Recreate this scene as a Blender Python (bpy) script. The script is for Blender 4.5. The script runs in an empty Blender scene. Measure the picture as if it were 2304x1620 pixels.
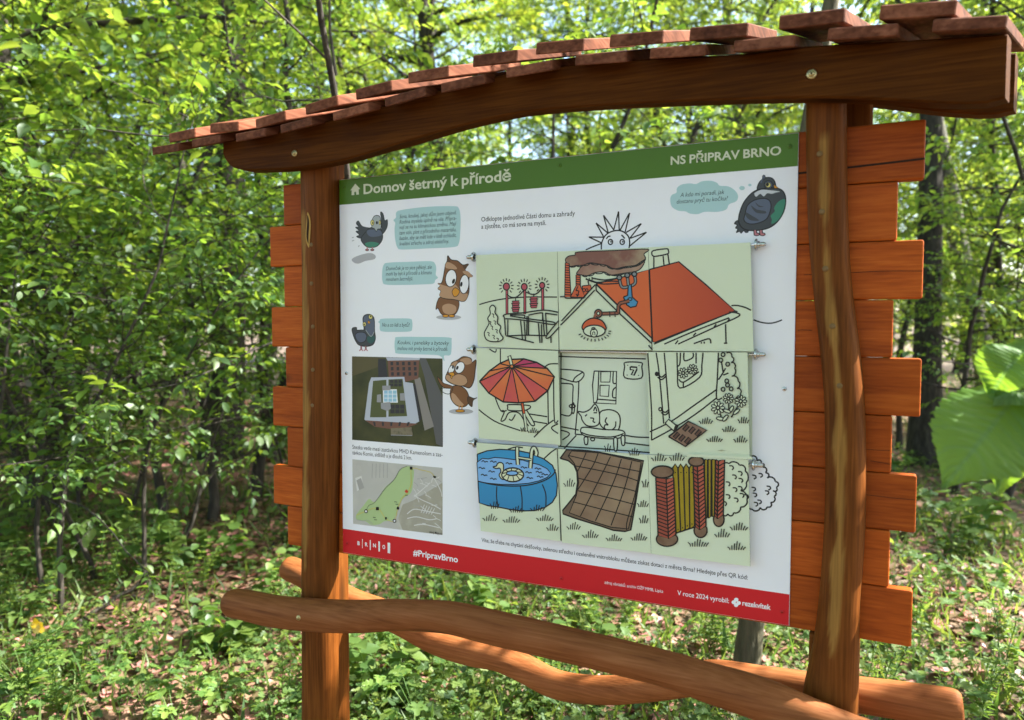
import bpy, bmesh, math, random
import numpy as np
from mathutils import Vector, Matrix
from mathutils.geometry import tessellate_polygon

# ------------------------------------------------------------------ camera, sky, sun, exposure
scene = bpy.context.scene
ZT = 1.95                                   # height of the panel's top edge above the ground
CAM = np.array([1.3152, -1.6666, ZT - 0.4035])
FWD = np.array([-0.42367597, 0.90451504, -0.04848931])
UPV = np.array([-0.02145172, 0.04349697, 0.99882323])
RGT = np.array([0.90555977, 0.42421757, 0.00097479])
FPX = 1645.08                               # focal length in photograph pixels (2304 x 1620)

cam_data = bpy.data.cameras.new('camera')
cam = bpy.data.objects.new('camera', cam_data)
scene.collection.objects.link(cam)
cam.matrix_world = Matrix(((RGT[0], UPV[0], -FWD[0], CAM[0]), (RGT[1], UPV[1], -FWD[1], CAM[1]),
                           (RGT[2], UPV[2], -FWD[2], CAM[2]), (0, 0, 0, 1)))
cam_data.sensor_width = 36.0
cam_data.lens = FPX / 2304 * 36.0
cam_data.clip_start = 0.02
cam_data.clip_end = 2000
cam_data.dof.use_dof = True
cam_data.dof.focus_distance = 1.85
cam_data.dof.aperture_fstop = 2.9
scene.camera = cam

SUN_DIR = Vector((0.66, 0.42, 0.74)).normalized()      # towards the sun: right, a little behind the board
world = bpy.data.worlds.new('World')
scene.world = world
world.use_nodes = True
wn = world.node_tree
bg = wn.nodes['Background']
sky = wn.nodes.new('ShaderNodeTexSky')
sky.sky_type = 'NISHITA'
sky.sun_disc = False
sky.sun_elevation = math.asin(SUN_DIR.z)
sky.sun_rotation = math.atan2(SUN_DIR.x, SUN_DIR.y)
sky.air_density = 1.0
sky.dust_density = 2.0
wn.links.new(sky.outputs[0], bg.inputs[0])
bg.inputs[1].default_value = 0.15
sun_data = bpy.data.lights.new('sun', 'SUN')
sun_data.energy = 5.0
sun_data.angle = math.radians(0.5)
sun_data.color = (1.0, 0.95, 0.86)
sun = bpy.data.objects.new('sun', sun_data)
scene.collection.objects.link(sun)
sun.rotation_euler = SUN_DIR.to_track_quat('Z', 'Y').to_euler()
sun.location = (8, 4, 12)
scene.view_settings.view_transform = 'Standard'
scene.view_settings.look = 'None'
scene.view_settings.exposure = 2.2
scene.view_settings.gamma = 1.0
scene.render.engine = 'CYCLES'
scene.cycles.max_bounces = 8
scene.cycles.diffuse_bounces = 4
scene.cycles.glossy_bounces = 2
scene.cycles.transmission_bounces = 5
scene.cycles.use_denoising = True

rnd = random.Random(7)
nrg = np.random.default_rng(11)

# ------------------------------------------------------------------ helpers
def ray(u, v):
    return FWD * 1.0 + RGT * ((u - 1152) / FPX) - UPV * ((v - 810) / FPX)
def on_y(u, v, y=0.0):
    """the point of the plane Y = y that the survey photograph shows at pixel (u, v)"""
    d = ray(u, v)
    return CAM + d * ((y - CAM[1]) / d[1])
def on_ground(u, v, z=0.0):
    d = ray(u, v)
    return CAM + d * ((z - CAM[2]) / d[2])
def at_dist(u, v, t):
    d = ray(u, v)
    return CAM + d / np.linalg.norm(d) * t
def fan(u, dist):
    """ground position in the direction of photograph column u, dist metres away"""
    d = ray(u, 730); d[2] = 0
    d /= np.linalg.norm(d)
    return (CAM[0] + d[0] * dist, CAM[1] + d[1] * dist, 0.0)

COL = scene.collection
def tag(o, label=None, cat=None, group=None, kind=None):
    if label: o['label'] = label
    if cat: o['category'] = cat
    if group: o['group'] = group
    if kind: o['kind'] = kind
    return o
def thing(name, label, cat, loc=(0, 0, 0), group=None):
    o = bpy.data.objects.new(name, None)
    COL.objects.link(o)
    o.location = loc
    o.empty_display_size = 0.1
    return tag(o, label, cat, group)
def root_of(o):
    while o.parent: o = o.parent
    return o
def link(name, mesh, parent=None, smooth=False):
    o = bpy.data.objects.new(name, mesh)
    COL.objects.link(o)
    if parent is not None: o.parent = parent
    if smooth:
        mesh.polygons.foreach_set('use_smooth', [True] * len(mesh.polygons))
    return o
def mk(name, verts, faces, mats, parent=None, smooth=False, fmat=None):
    """verts in world coordinates; stored relative to the thing they belong to"""
    me = bpy.data.meshes.new(name)
    off = np.array(root_of(parent).location) if parent is not None else np.zeros(3)
    v = np.asarray(verts, float) - off
    me.from_pydata([tuple(p) for p in v], [], [tuple(int(i) for i in f) for f in faces])
    if not isinstance(mats, (list, tuple)): mats = [mats]
    for m in mats: me.materials.append(m)
    if fmat is not None: me.polygons.foreach_set('material_index', [int(i) for i in fmat])
    me.update()
    return link(name, me, parent, smooth)
def mk_bm(name, bm, mats, parent=None, smooth=False):
    me = bpy.data.meshes.new(name)
    if parent is not None:
        off = root_of(parent).location
        bmesh.ops.translate(bm, verts=bm.verts, vec=-Vector(off))
    bm.normal_update()
    bm.to_mesh(me); bm.free()
    if not isinstance(mats, (list, tuple)): mats = [mats]
    for m in mats: me.materials.append(m)
    return link(name, me, parent, smooth)
def tri_mesh(name, verts, tris, mats, fmat=None, smooth=False):
    """fast mesh from numpy arrays, own coordinates"""
    me = bpy.data.meshes.new(name)
    nv, nf = len(verts), len(tris)
    me.vertices.add(nv); me.vertices.foreach_set('co', np.asarray(verts, np.float32).ravel())
    me.loops.add(nf * 3); me.loops.foreach_set('vertex_index', np.asarray(tris, np.int32).ravel())
    me.polygons.add(nf)
    me.polygons.foreach_set('loop_start', np.arange(0, nf * 3, 3, dtype=np.int32))
    if not isinstance(mats, (list, tuple)): mats = [mats]
    for m in mats: me.materials.append(m)
    if fmat is not None: me.polygons.foreach_set('material_index', np.asarray(fmat, np.int32))
    if smooth: me.polygons.foreach_set('use_smooth', np.ones(nf, bool))
    me.update(calc_edges=True); me.validate()
    return me
def copy_tree(o, parent=None):
    c = o.copy()
    COL.objects.link(c)
    c.parent = parent
    for ch in o.children: copy_tree(ch, c)
    return c
def smooth_curve(pts, closed=False, n=5):
    p = [np.array(q, float) for q in pts]
    m = len(p)
    out = []
    for i in range(m if closed else m - 1):
        if closed: a, b, c, d = p[(i - 1) % m], p[i], p[(i + 1) % m], p[(i + 2) % m]
        else: a, b, c, d = p[max(i - 1, 0)], p[i], p[i + 1], p[min(i + 2, m - 1)]
        for k in range(n):
            t = k / n
            out.append(0.5 * ((2 * b) + (c - a) * t + (2 * a - 5 * b + 4 * c - d) * t * t + (3 * b - a - 3 * c + d) * t ** 3))
    if not closed: out.append(p[-1])
    return out

# ------------------------------------------------------------------ materials
def new_mat(name):
    m = bpy.data.materials.new(name); m.use_nodes = True
    nt = m.node_tree
    return m, nt, nt.nodes['Principled BSDF']
def nd(nt, kind, **kw):
    n = nt.nodes.new(kind)
    for k, v in kw.items(): setattr(n, k, v)
    return n
def ramp(nt, stops):
    r = nt.nodes.new('ShaderNodeValToRGB')
    e = r.color_ramp.elements
    while len(e) < len(stops): e.new(0.5)
    for i, (p, c) in enumerate(stops):
        e[i].position = p; e[i].color = (*c, 1) if len(c) == 3 else c
    return r
_flat = {}
def flat(name, col, rough=0.45):
    if name in _flat: return _flat[name]
    m, nt, b = new_mat(name)
    b.inputs['Base Color'].default_value = (*col, 1)
    b.inputs['Roughness'].default_value = rough
    b.inputs['Specular IOR Level'].default_value = 0.3
    _flat[name] = m
    return m
def printed(name, c1, c2=None, axis=0, lo=0.0, hi=1.0, noise=0.0, nscale=20.0):
    """printed ink; with c2 a printed colour blend across the picture"""
    if name in _flat: return _flat[name]
    m, nt, b = new_mat(name)
    b.inputs['Roughness'].default_value = 0.42
    b.inputs['Specular IOR Level'].default_value = 0.3
    tc = nd(nt, 'ShaderNodeTexCoord')
    if c2 is None: c2 = c1
    sep = nd(nt, 'ShaderNodeSeparateXYZ'); nt.links.new(tc.outputs['Object'], sep.inputs[0])
    mr = nd(nt, 'ShaderNodeMapRange'); mr.inputs[1].default_value = lo; mr.inputs[2].default_value = hi
    nt.links.new(sep.outputs[axis], mr.inputs[0])
    src = mr.outputs[0]
    if noise:
        nz = nd(nt, 'ShaderNodeTexNoise'); nz.inputs['Scale'].default_value = nscale; nz.inputs['Detail'].default_value = 4
        nt.links.new(tc.outputs['Object'], nz.inputs['Vector'])
        ad = nd(nt, 'ShaderNodeMath', operation='MULTIPLY_ADD'); ad.inputs[1].default_value = noise; 
        sb = nd(nt, 'ShaderNodeMath', operation='SUBTRACT'); sb.inputs[1].default_value = 0.5
        nt.links.new(nz.outputs['Fac'], sb.inputs[0]); nt.links.new(sb.outputs[0], ad.inputs[0]); nt.links.new(src, ad.inputs[2])
        src = ad.outputs[0]
    r = ramp(nt, [(0.0, c1), (1.0, c2)])
    nt.links.new(src, r.inputs[0]); nt.links.new(r.outputs[0], b.inputs['Base Color'])
    _flat[name] = m
    return m

def wood(name, dark, mid, light, scale, knots=0.0, rough=0.5, scrape=None, spec=0.3):
    """stained timber; scale = texture scale per axis (small along the grain)"""
    m, nt, b = new_mat(name)
    L = nt.links.new
    tc = nd(nt, 'ShaderNodeTexCoord'); oi = nd(nt, 'ShaderNodeObjectInfo')
    mul = nd(nt, 'ShaderNodeMath', operation='MULTIPLY'); mul.inputs[1].default_value = 37.0; L(oi.outputs['Random'], mul.inputs[0])
    cx = nd(nt, 'ShaderNodeCombineXYZ'); L(mul.outputs[0], cx.inputs[0]); L(mul.outputs[0], cx.inputs[2]); L(mul.outputs[0], cx.inputs[1])
    add = nd(nt, 'ShaderNodeVectorMath', operation='ADD'); L(tc.outputs['Object'], add.inputs[0]); L(cx.outputs[0], add.inputs[1])
    mp = nd(nt, 'ShaderNodeMapping'); mp.inputs['Scale'].default_value = scale; L(add.outputs[0], mp.inputs[0])
    n1 = nd(nt, 'ShaderNodeTexNoise'); n1.inputs['Scale'].default_value = 1.0; n1.inputs['Detail'].default_value = 6; n1.inputs['Distortion'].default_value = 0.6
    L(mp.outputs[0], n1.inputs['Vector'])
    mp2 = nd(nt, 'ShaderNodeMapping'); mp2.inputs['Scale'].default_value = [s * 5 for s in scale]; L(add.outputs[0], mp2.inputs[0])
    n2 = nd(nt, 'ShaderNodeTexNoise'); n2.inputs['Scale'].default_value = 1.0; n2.inputs['Detail'].default_value = 3
    L(mp2.outputs[0], n2.inputs['Vector'])
    n3 = nd(nt, 'ShaderNodeTexNoise'); n3.inputs['Scale'].default_value = 5.0; n3.inputs['Detail'].default_value = 4
    L(add.outputs[0], n3.inputs['Vector'])
    mx = nd(nt, 'ShaderNodeMath', operation='MULTIPLY_ADD'); mx.inputs[1].default_value = 0.42; L(n2.outputs['Fac'], mx.inputs[0])
    m2 = nd(nt, 'ShaderNodeMath', operation='MULTIPLY'); m2.inputs[1].default_value = 0.38; L(n1.outputs['Fac'], m2.inputs[0])
    m3 = nd(nt, 'ShaderNodeMath', operation='MULTIPLY_ADD'); m3.inputs[1].default_value = 0.30; L(n3.outputs['Fac'], m3.inputs[0]); L(m2.outputs[0], m3.inputs[2])
    L(m3.outputs[0], mx.inputs[2])
    r = ramp(nt, [(0.41, dark), (0.545, mid), (0.70, light)])
    L(mx.outputs[0], r.inputs[0])
    col = r.outputs[0]
    # every board took the stain a little differently
    hv = nd(nt, 'ShaderNodeHueSaturation')
    mr = nd(nt, 'ShaderNodeMapRange'); mr.inputs[3].default_value = 0.74; mr.inputs[4].default_value = 1.18
    L(oi.outputs['Random'], mr.inputs[0]); L(mr.outputs[0], hv.inputs['Value']); L(col, hv.inputs['Color'])
    col = hv.outputs[0]
    if knots:
        mp3 = nd(nt, 'ShaderNodeMapping'); mp3.inputs['Scale'].default_value = (knots, 9.0, 9.0) if scale[0] < scale[2] else (9.0, 9.0, knots)
        L(add.outputs[0], mp3.inputs[0])
        vo = nd(nt, 'ShaderNodeTexVoronoi'); vo.inputs['Scale'].default_value = 1.0; L(mp3.outputs[0], vo.inputs['Vector'])
        kr = ramp(nt, [(0.05, (1, 1, 1)), (0.16, (0, 0, 0))]); L(vo.outputs['Distance'], kr.inputs[0])
        kn = nd(nt, 'ShaderNodeMath', operation='GREATER_THAN'); kn.inputs[1].default_value = 0.5
        sc = nd(nt, 'ShaderNodeSeparateColor'); L(vo.outputs['Color'], sc.inputs[0]); L(sc.outputs[0], kn.inputs[0])
        kf = nd(nt, 'ShaderNodeMath', operation='MULTIPLY'); L(kr.outputs[0], kf.inputs[0]); L(kn.outputs[0], kf.inputs[1])
        kf2 = nd(nt, 'ShaderNodeMath', operation='MULTIPLY'); kf2.inputs[1].default_value = 0.85; L(kf.outputs[0], kf2.inputs[0])
        mk_ = nd(nt, 'ShaderNodeMixRGB'); L(kf2.outputs[0], mk_.inputs[0]); L(col, mk_.inputs[1]); mk_.inputs[2].default_value = (dark[0] * .4, dark[1] * .5, dark[2] * .8, 1)
        col = mk_.outputs[0]
    if scrape:
        at = nd(nt, 'ShaderNodeAttribute'); at.attribute_name = 'scrape'
        ms = nd(nt, 'ShaderNodeMixRGB'); L(at.outputs['Fac'], ms.inputs[0]); L(col, ms.inputs[1])
        ml = nd(nt, 'ShaderNodeMixRGB', blend_type='MULTIPLY'); ml.inputs[0].default_value = 1; ml.inputs[1].default_value = (*scrape, 1)
        rr = ramp(nt, [(0.3, (0.7, 0.7, 0.7)), (0.7, (1.15, 1.15, 1.15))]); L(n2.outputs['Fac'], rr.inputs[0]); L(rr.outputs[0], ml.inputs[2])
        L(ml.outputs[0], ms.inputs[2]); col = ms.outputs[0]
    L(col, b.inputs['Base Color'])
    b.inputs['Specular IOR Level'].default_value = spec
    rr = nd(nt, 'ShaderNodeMapRange'); rr.inputs[3].default_value = rough - 0.1; rr.inputs[4].default_value = rough + 0.15
    L(n3.outputs['Fac'], rr.inputs[0]); L(rr.outputs[0], b.inputs['Roughness'])
    bp = nd(nt, 'ShaderNodeBump'); bp.inputs['Strength'].default_value = 0.5; bp.inputs['Distance'].default_value = 0.003
    L(mx.outputs[0], bp.inputs['Height']); L(bp.outputs[0], b.inputs['Normal'])
    return m

M_PLANK = wood('plank_stain', (0.25, 0.046, 0.005), (0.36, 0.072, 0.008), (0.46, 0.108, 0.014), (3.0, 40, 40), knots=3.2, rough=0.5, spec=0.12)
M_ROOF = wood('roof_stain', (0.070, 0.023, 0.012), (0.145, 0.050, 0.026), (0.26, 0.10, 0.056), (16, 2.0, 22), knots=0.0, rough=0.7, spec=0.1)
M_BEAM = wood('beam_stain', (0.036, 0.0105, 0.0012), (0.060, 0.018, 0.002), (0.092, 0.030, 0.004), (1.6, 46, 42), knots=2.0, rough=0.6, spec=0.06)
M_POST = wood('post_stain', (0.075, 0.022, 0.003), (0.135, 0.040, 0.006), (0.20, 0.066, 0.011), (40, 40, 1.5), knots=1.6, rough=0.55, scrape=(0.27, 0.135, 0.032), spec=0.10)
M_RAIL = wood('rail_stain', (0.15, 0.048, 0.014), (0.235, 0.080, 0.025), (0.31, 0.12, 0.044), (1.6, 40, 40), knots=2.0, rough=0.6, scrape=(0.32, 0.17, 0.05), spec=0.10)
M_DARKGAP = flat('split_in_timber', (0.03, 0.014, 0.006), 0.9)
M_PLUG = flat('wood_plug', (0.17, 0.10, 0.035), 0.6)
def metal(name, col, rough):
    m, nt, b = new_mat(name)
    b.inputs['Metallic'].default_value = 1.0
    b.inputs['Roughness'].default_value = rough
    nz = nd(nt, 'ShaderNodeTexNoise'); nz.inputs['Scale'].default_value = 180
    r = ramp(nt, [(0.3, tuple(c * 0.75 for c in col)), (0.7, col)])
    nt.links.new(nz.outputs['Fac'], r.inputs[0]); nt.links.new(r.outputs[0], b.inputs['Base Color'])
    return m
M_STEEL = metal('zinc_steel', (0.62, 0.63, 0.62), 0.25)
M_BRASS = metal('yellow_zinc', (0.55, 0.45, 0.22), 0.38)
M_WHITE = printed('white_sheet', (0.84, 0.85, 0.89), (0.79, 0.80, 0.83), axis=1, lo=-.2, hi=1.0, noise=1.6, nscale=6)
M_WHITE.node_tree.nodes['Principled BSDF'].inputs['Roughness'].default_value = 0.3
M_FLAP = printed('flap_green', (0.60, 0.67, 0.49), (0.64, 0.71, 0.53), noise=0.5)
# ------------------------------------------------------------------ the ground
def terrain(x, y):
    """gentle forest floor; level under the stand"""
    r = np.hypot(x - 0.6, y)
    k = np.clip((r - 1.5) / 8, 0, 1)
    return k * (0.05 * np.sin(x * 0.7 + 1) * np.cos(y * 0.6) + 0.10 * np.sin(x * 0.17 + y * 0.23 + 2.0)) + 0.012 * np.sin(3.1 * x + y) * np.cos(2.7 * y - x) * k
def make_ground():
    m, nt, b = new_mat('forest_soil')
    L = nt.links.new
    tc = nd(nt, 'ShaderNodeTexCoord')
    n1 = nd(nt, 'ShaderNodeTexNoise'); n1.inputs['Scale'].default_value = 1.1; n1.inputs['Detail'].default_value = 8
    n2 = nd(nt, 'ShaderNodeTexVoronoi'); n2.inputs['Scale'].default_value = 16
    n3 = nd(nt, 'ShaderNodeTexNoise'); n3.inputs['Scale'].default_value = 60; n3.inputs['Detail'].default_value = 4
    for n in (n1, n2, n3): L(tc.outputs['Object'], n.inputs['Vector'])
    r1 = ramp(nt, [(0.35, (0.030, 0.045, 0.012)), (0.5, (0.075, 0.052, 0.030)), (0.66, (0.15, 0.105, 0.065))])
    L(n1.outputs['Fac'], r1.inputs[0])
    sc = nd(nt, 'ShaderNodeSeparateColor'); L(n2.outputs['Color'], sc.inputs[0])
    r2 = ramp(nt, [(0.0, (0.035, 0.025, 0.015)), (0.5, (0.14, 0.085, 0.05)), (1.0, (0.34, 0.23, 0.15))]); L(sc.outputs[0], r2.inputs[0])
    mx = nd(nt, 'ShaderNodeMixRGB'); L(n3.outputs['Fac'], mx.inputs[0]); L(r1.outputs[0], mx.inputs[1]); L(r2.outputs[0], mx.inputs[2])
    L(mx.outputs[0], b.inputs['Base Color']); b.inputs['Roughness'].default_value = 0.95
    bp = nd(nt, 'ShaderNodeBump'); bp.inputs['Strength'].default_value = 0.7; bp.inputs['Distance'].default_value = 0.02
    L(n2.outputs['Distance'], bp.inputs['Height']); L(bp.outputs[0], b.inputs['Normal'])
    g = np.concatenate([-np.geomspace(400, 14, 14), np.linspace(-13, 13, 66), np.geomspace(14, 400, 14)])
    X, Y = np.meshgrid(g, g)
    Z = terrain(X, Y)
    n = len(g)
    V = np.stack([X.ravel(), Y.ravel(), Z.ravel()], 1)
    i = np.arange(n * n).reshape(n, n)
    a, b_, c, d = i[:-1, :-1].ravel(), i[:-1, 1:].ravel(), i[1:, 1:].ravel(), i[1:, :-1].ravel()
    T = np.concatenate([np.stack([a, b_, c], 1), np.stack([a, c, d], 1)])
    o = link('ground', tri_mesh('ground', V, T, m, smooth=True))
    tag(o, 'forest floor of dark soil between the plants', 'ground', kind='structure')
make_ground()

# ------------------------------------------------------------------ the wooden stand
stand = thing('information_stand', 'reddish brown stained timber stand with arched shingle-like plank roof and twisted rails', 'notice stand', (0.6, 0.05, 0.0))

def box_bm(x0, x1, y0, y1, z0, z1, bev=0.004, seg=2):
    bm = bmesh.new()
    bmesh.ops.create_cube(bm, size=1.0)
    for v in bm.verts:
        v.co = Vector((x0 if v.co.x < 0 else x1, y0 if v.co.y < 0 else y1, z0 if v.co.z < 0 else z1))
    if bev: bmesh.ops.bevel(bm, geom=list(bm.edges), offset=bev, segments=seg, profile=0.5, affect='EDGES')
    return bm
PH = 0.1185
planks = []
for k in range(9):
    x0, x1 = (-0.207, 1.436) if k % 2 == 0 else (-0.259, 1.388)
    x0 += rnd.uniform(-.003, .003); x1 += rnd.uniform(-.003, .003)
    z1 = ZT + 0.003 - k * PH; z0 = z1 - PH + 0.0012
    planks.append(mk_bm('wall_plank', box_bm(x0, x1, 0.0045 + rnd.uniform(0, .0012), 0.032, z0, z1, 0.004), M_PLANK, stand))
# drying splits in three of the planks
def ribbon_faces(pts, widths):
    P = np.array(pts, float); n = len(P)
    T = np.gradient(P, axis=0); T /= np.linalg.norm(T, axis=1)[:, None]
    N = np.stack([-T[:, 1], T[:, 0]], 1)
    w = np.broadcast_to(np.asarray(widths, float), (n,))[:, None] / 2
    A, B = P + N * w, P - N * w
    V = np.concatenate([A, B]); F = [(i, i + 1, n + i + 1, n + i) for i in range(n - 1)]
    return V, F
for k, pts, w in ((0, [(1.20, -.084), (1.28, -.081), (1.36, -.078), (1.433, -.075)], .0042), (2, [(1.215, -.298), (1.30, -.296), (1.37, -.2945), (1.434, -.2965)], .0012),
                  (6, [(1.34, -.755), (1.39, -.757), (1.433, -.757)], .001), (5, [(1.34, -.66), (1.36, -.661), (1.386, -.660)], .001),
                  (3, [(1.205, -.415), (1.215, -.4145), (1.233, -.415)], .0014), (5, [(1.35, -.684), (1.37, -.686), (1.386, -.688)], .0012)):
    V, F = ribbon_faces(smooth_curve(pts), w)
    mk('split', np.stack([V[:, 0], np.full(len(V), 0.0041), V[:, 1] + ZT], 1), [f[::-1] for f in F], M_DARKGAP, planks[k])

def log_post(name, path, depth, front, back, scrape_at=None, parent=stand):
    """half-round log with a flat back: path = [(z, x_left, x_right)], front/back = y of nose and flat side"""
    P = np.array(sorted(path), float)
    zs = np.arange(P[0, 0], P[-1, 0] + 0.001, 0.022)
    xl = np.interp(zs, P[:, 0], P[:, 1]); xr = np.interp(zs, P[:, 0], P[:, 2])
    ker = np.ones(7) / 7
    pad = lambda a: np.convolve(np.pad(a, 3, mode='edge'), ker, 'valid')
    xl, xr = pad(xl), pad(xr)
    ns = 30
    V, S = [], []
    for i, z in enumerate(zs):
        c, h = (xl[i] + xr[i]) / 2, (xr[i] - xl[i]) / 2
        for j in range(ns + 1):
            th = math.pi * j / ns
            ex = math.copysign(abs(math.cos(th)) ** 0.85, math.cos(th))
            x = c - h * ex * (1 + 0.012 * math.sin(7 * z + 3 * th))
            y = back - (back - front) * (math.sin(th) ** 0.62) * (1 + 0.05 * math.sin(5.3 * z + 2 * th + c * 9))
            V.append((x, y, z))
            s = 0
            if scrape_at is not None:
                lo, hi = scrape_at(z)
                f = (x - xl[i]) / (xr[i] - xl[i])
                wob = 0.05 * math.sin(z * 23) + 0.035 * math.sin(z * 51 + 1)
                s = max(0.0, min(1.0, min(f - lo - wob, hi - wob * .6 - f) / 0.05))
            S.append(s)
    n = ns + 1
    F = []
    for i in range(len(zs) - 1):
        for j in range(n - 1): F.append((i * n + j, i * n + j + 1, (i + 1) * n + j + 1, (i + 1) * n + j))
        F.append((i * n + n - 1, i * n, (i + 1) * n, (i + 1) * n + n - 1))
    F.append(tuple(range(n))[::-1]); F.append(tuple((len(zs) - 1) * n + j for j in range(n)))
    o = mk(name, V, F, M_POST, parent, smooth=True)
    at = o.data.attributes.new('scrape', 'FLOAT', 'POINT'); at.data.foreach_set('value', S)
    o.data.polygons[-1].use_smooth = False
    return o
def disc(name, c, r, h, mat, parent, axis=(0, -1, 0), seg=16, dome=0.4):
    """round stud: short cylinder with a domed face pointing along axis"""
    A = Vector(axis).normalized(); u = A.orthogonal().normalized(); w = A.cross(u)
    V, F = [], []
    for rr, hh in ((r, -0.002), (r, h * 0.55), (r * 0.8, h * 0.9), (r * 0.35, h)):
        for k in range(seg):
            t = 2 * math.pi * k / seg
            V.append(Vector(c) + u * (rr * math.cos(t)) + w * (rr * math.sin(t)) + A * hh)
    for q in range(3):
        for k in range(seg): F.append((q * seg + k, q * seg + (k + 1) % seg, (q + 1) * seg + (k + 1) % seg, (q + 1) * seg + k))
    F.append(tuple(3 * seg + k for k in range(seg)))
    return mk(name, [tuple(v) for v in V], F, mat, parent, smooth=True)

LF = -0.056      # nose of the front logs
pl = [(-1.95, -.136, -.028), (-1.6, -.134, -.026), (-1.25, -.131, -.020), (-1.08, -.129, -.017), (-.9, -.122, -.012), (-.75, -.114, -.008), (-.49, -.111, -.004), (-.25, -.112, -.002), (0, -.115, -.002), (.10, -.115, -.002)]
postL = log_post('post', [(z + ZT, a, b) for z, a, b in pl], .06, LF, 0.003, lambda z: (0.16 + 0.08 * math.sin(z * 3), 0.40 + 0.05 * math.sin(z * 2.3)) if .84 < z < 1.86 else (2, 1))
pr = [(-1.95, 1.205, 1.335), (-1.6, 1.212, 1.338), (-1.40, 1.214, 1.338), (-1.25, 1.221, 1.339), (-1.181, 1.230, 1.3385), (-1.12, 1.243, 1.338), (-1.03, 1.256, 1.337), (-.93, 1.262, 1.340), (-.84, 1.266, 1.345), (-.74, 1.267, 1.345), (-.65, 1.264, 1.342), (-.51, 1.258, 1.334), (-.467, 1.250, 1.328), (-.375, 1.240, 1.314), (-.283, 1.228, 1.303), (-.19, 1.221, 1.298), (0, 1.214, 1.292), (.09, 1.213, 1.290)]
postR = log_post('post', [(z + ZT, a, b) for z, a, b in pr], .06, LF, 0.003, lambda z: (0.30 + 0.06 * math.sin(z * 4), 0.58 + 0.07 * math.sin(z * 2.7 + 1)) if .86 < z < 1.93 else (2, 1))
# squared halves behind the planks
rearL = mk_bm('rear_post', box_bm(-.130, -.052, 0.0345, 0.098, -0.02, ZT + 0.20, 0.012, 3), M_POST, stand)
rearR = mk_bm('rear_post', box_bm(1.245, 1.340, 0.0345, 0.098, -0.02, ZT + 0.17, 0.012, 3), M_POST, stand)
# spacers that join the two halves of each post below the planks
mk_bm('post_spacer', box_bm(-.128, -.050, 0.0035, 0.034, -0.02, ZT - 1.0665, 0.006), M_POST, stand)
mk_bm('post_spacer', box_bm(1.24, 1.333, 0.0035, 0.034, -0.02, ZT - 1.0665, 0.006), M_POST, stand)
def plug_on(post, u, v):
    p = on_y(u, v, LF + 0.004)
    disc('wood_plug', (p[0], LF + 0.003, p[2]), 0.0058, 0.0035, M_PLUG, post, seg=14)
for v, u in ((551, 701), (638, 701), (735, 704), (832, 704), (912, 703), (1017, 703), (1113, 701), (1206, 696)): plug_on(postL, u + 1, v)
for v, u in ((347, 1844), (477, 1849), (605, 1857), (734, 1873), (868, 1889), (1000, 1898), (1126, 1897), (1268, 1900), (1382, 1878)): plug_on(postR, u, v)
# the long bark slit in the left post
def lens(name, c, w, h, y, mat, parent):
    pts = []
    for k in range(24):
        t = 2 * math.pi * k / 24
        pts.append((c[0] + w / 2 * math.cos(t) * abs(math.cos(t)) ** .2 + .0015 * math.sin(3 * t), y, c[1] + h / 2 * math.sin(t)))
    return mk(name, pts, [tuple(range(24))], mat, parent)
pp = on_y(697, 518, LF + .006)
lens('bark_slit', (pp[0], pp[2]), .017, .098, LF - .0005, flat('bark_slit_rim', (0.42, 0.24, 0.05), .6), postL)
lens('bark_slit', (pp[0] - .001, pp[2] + .002), .008, .080, LF - .0011, M_DARKGAP, postL)

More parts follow.
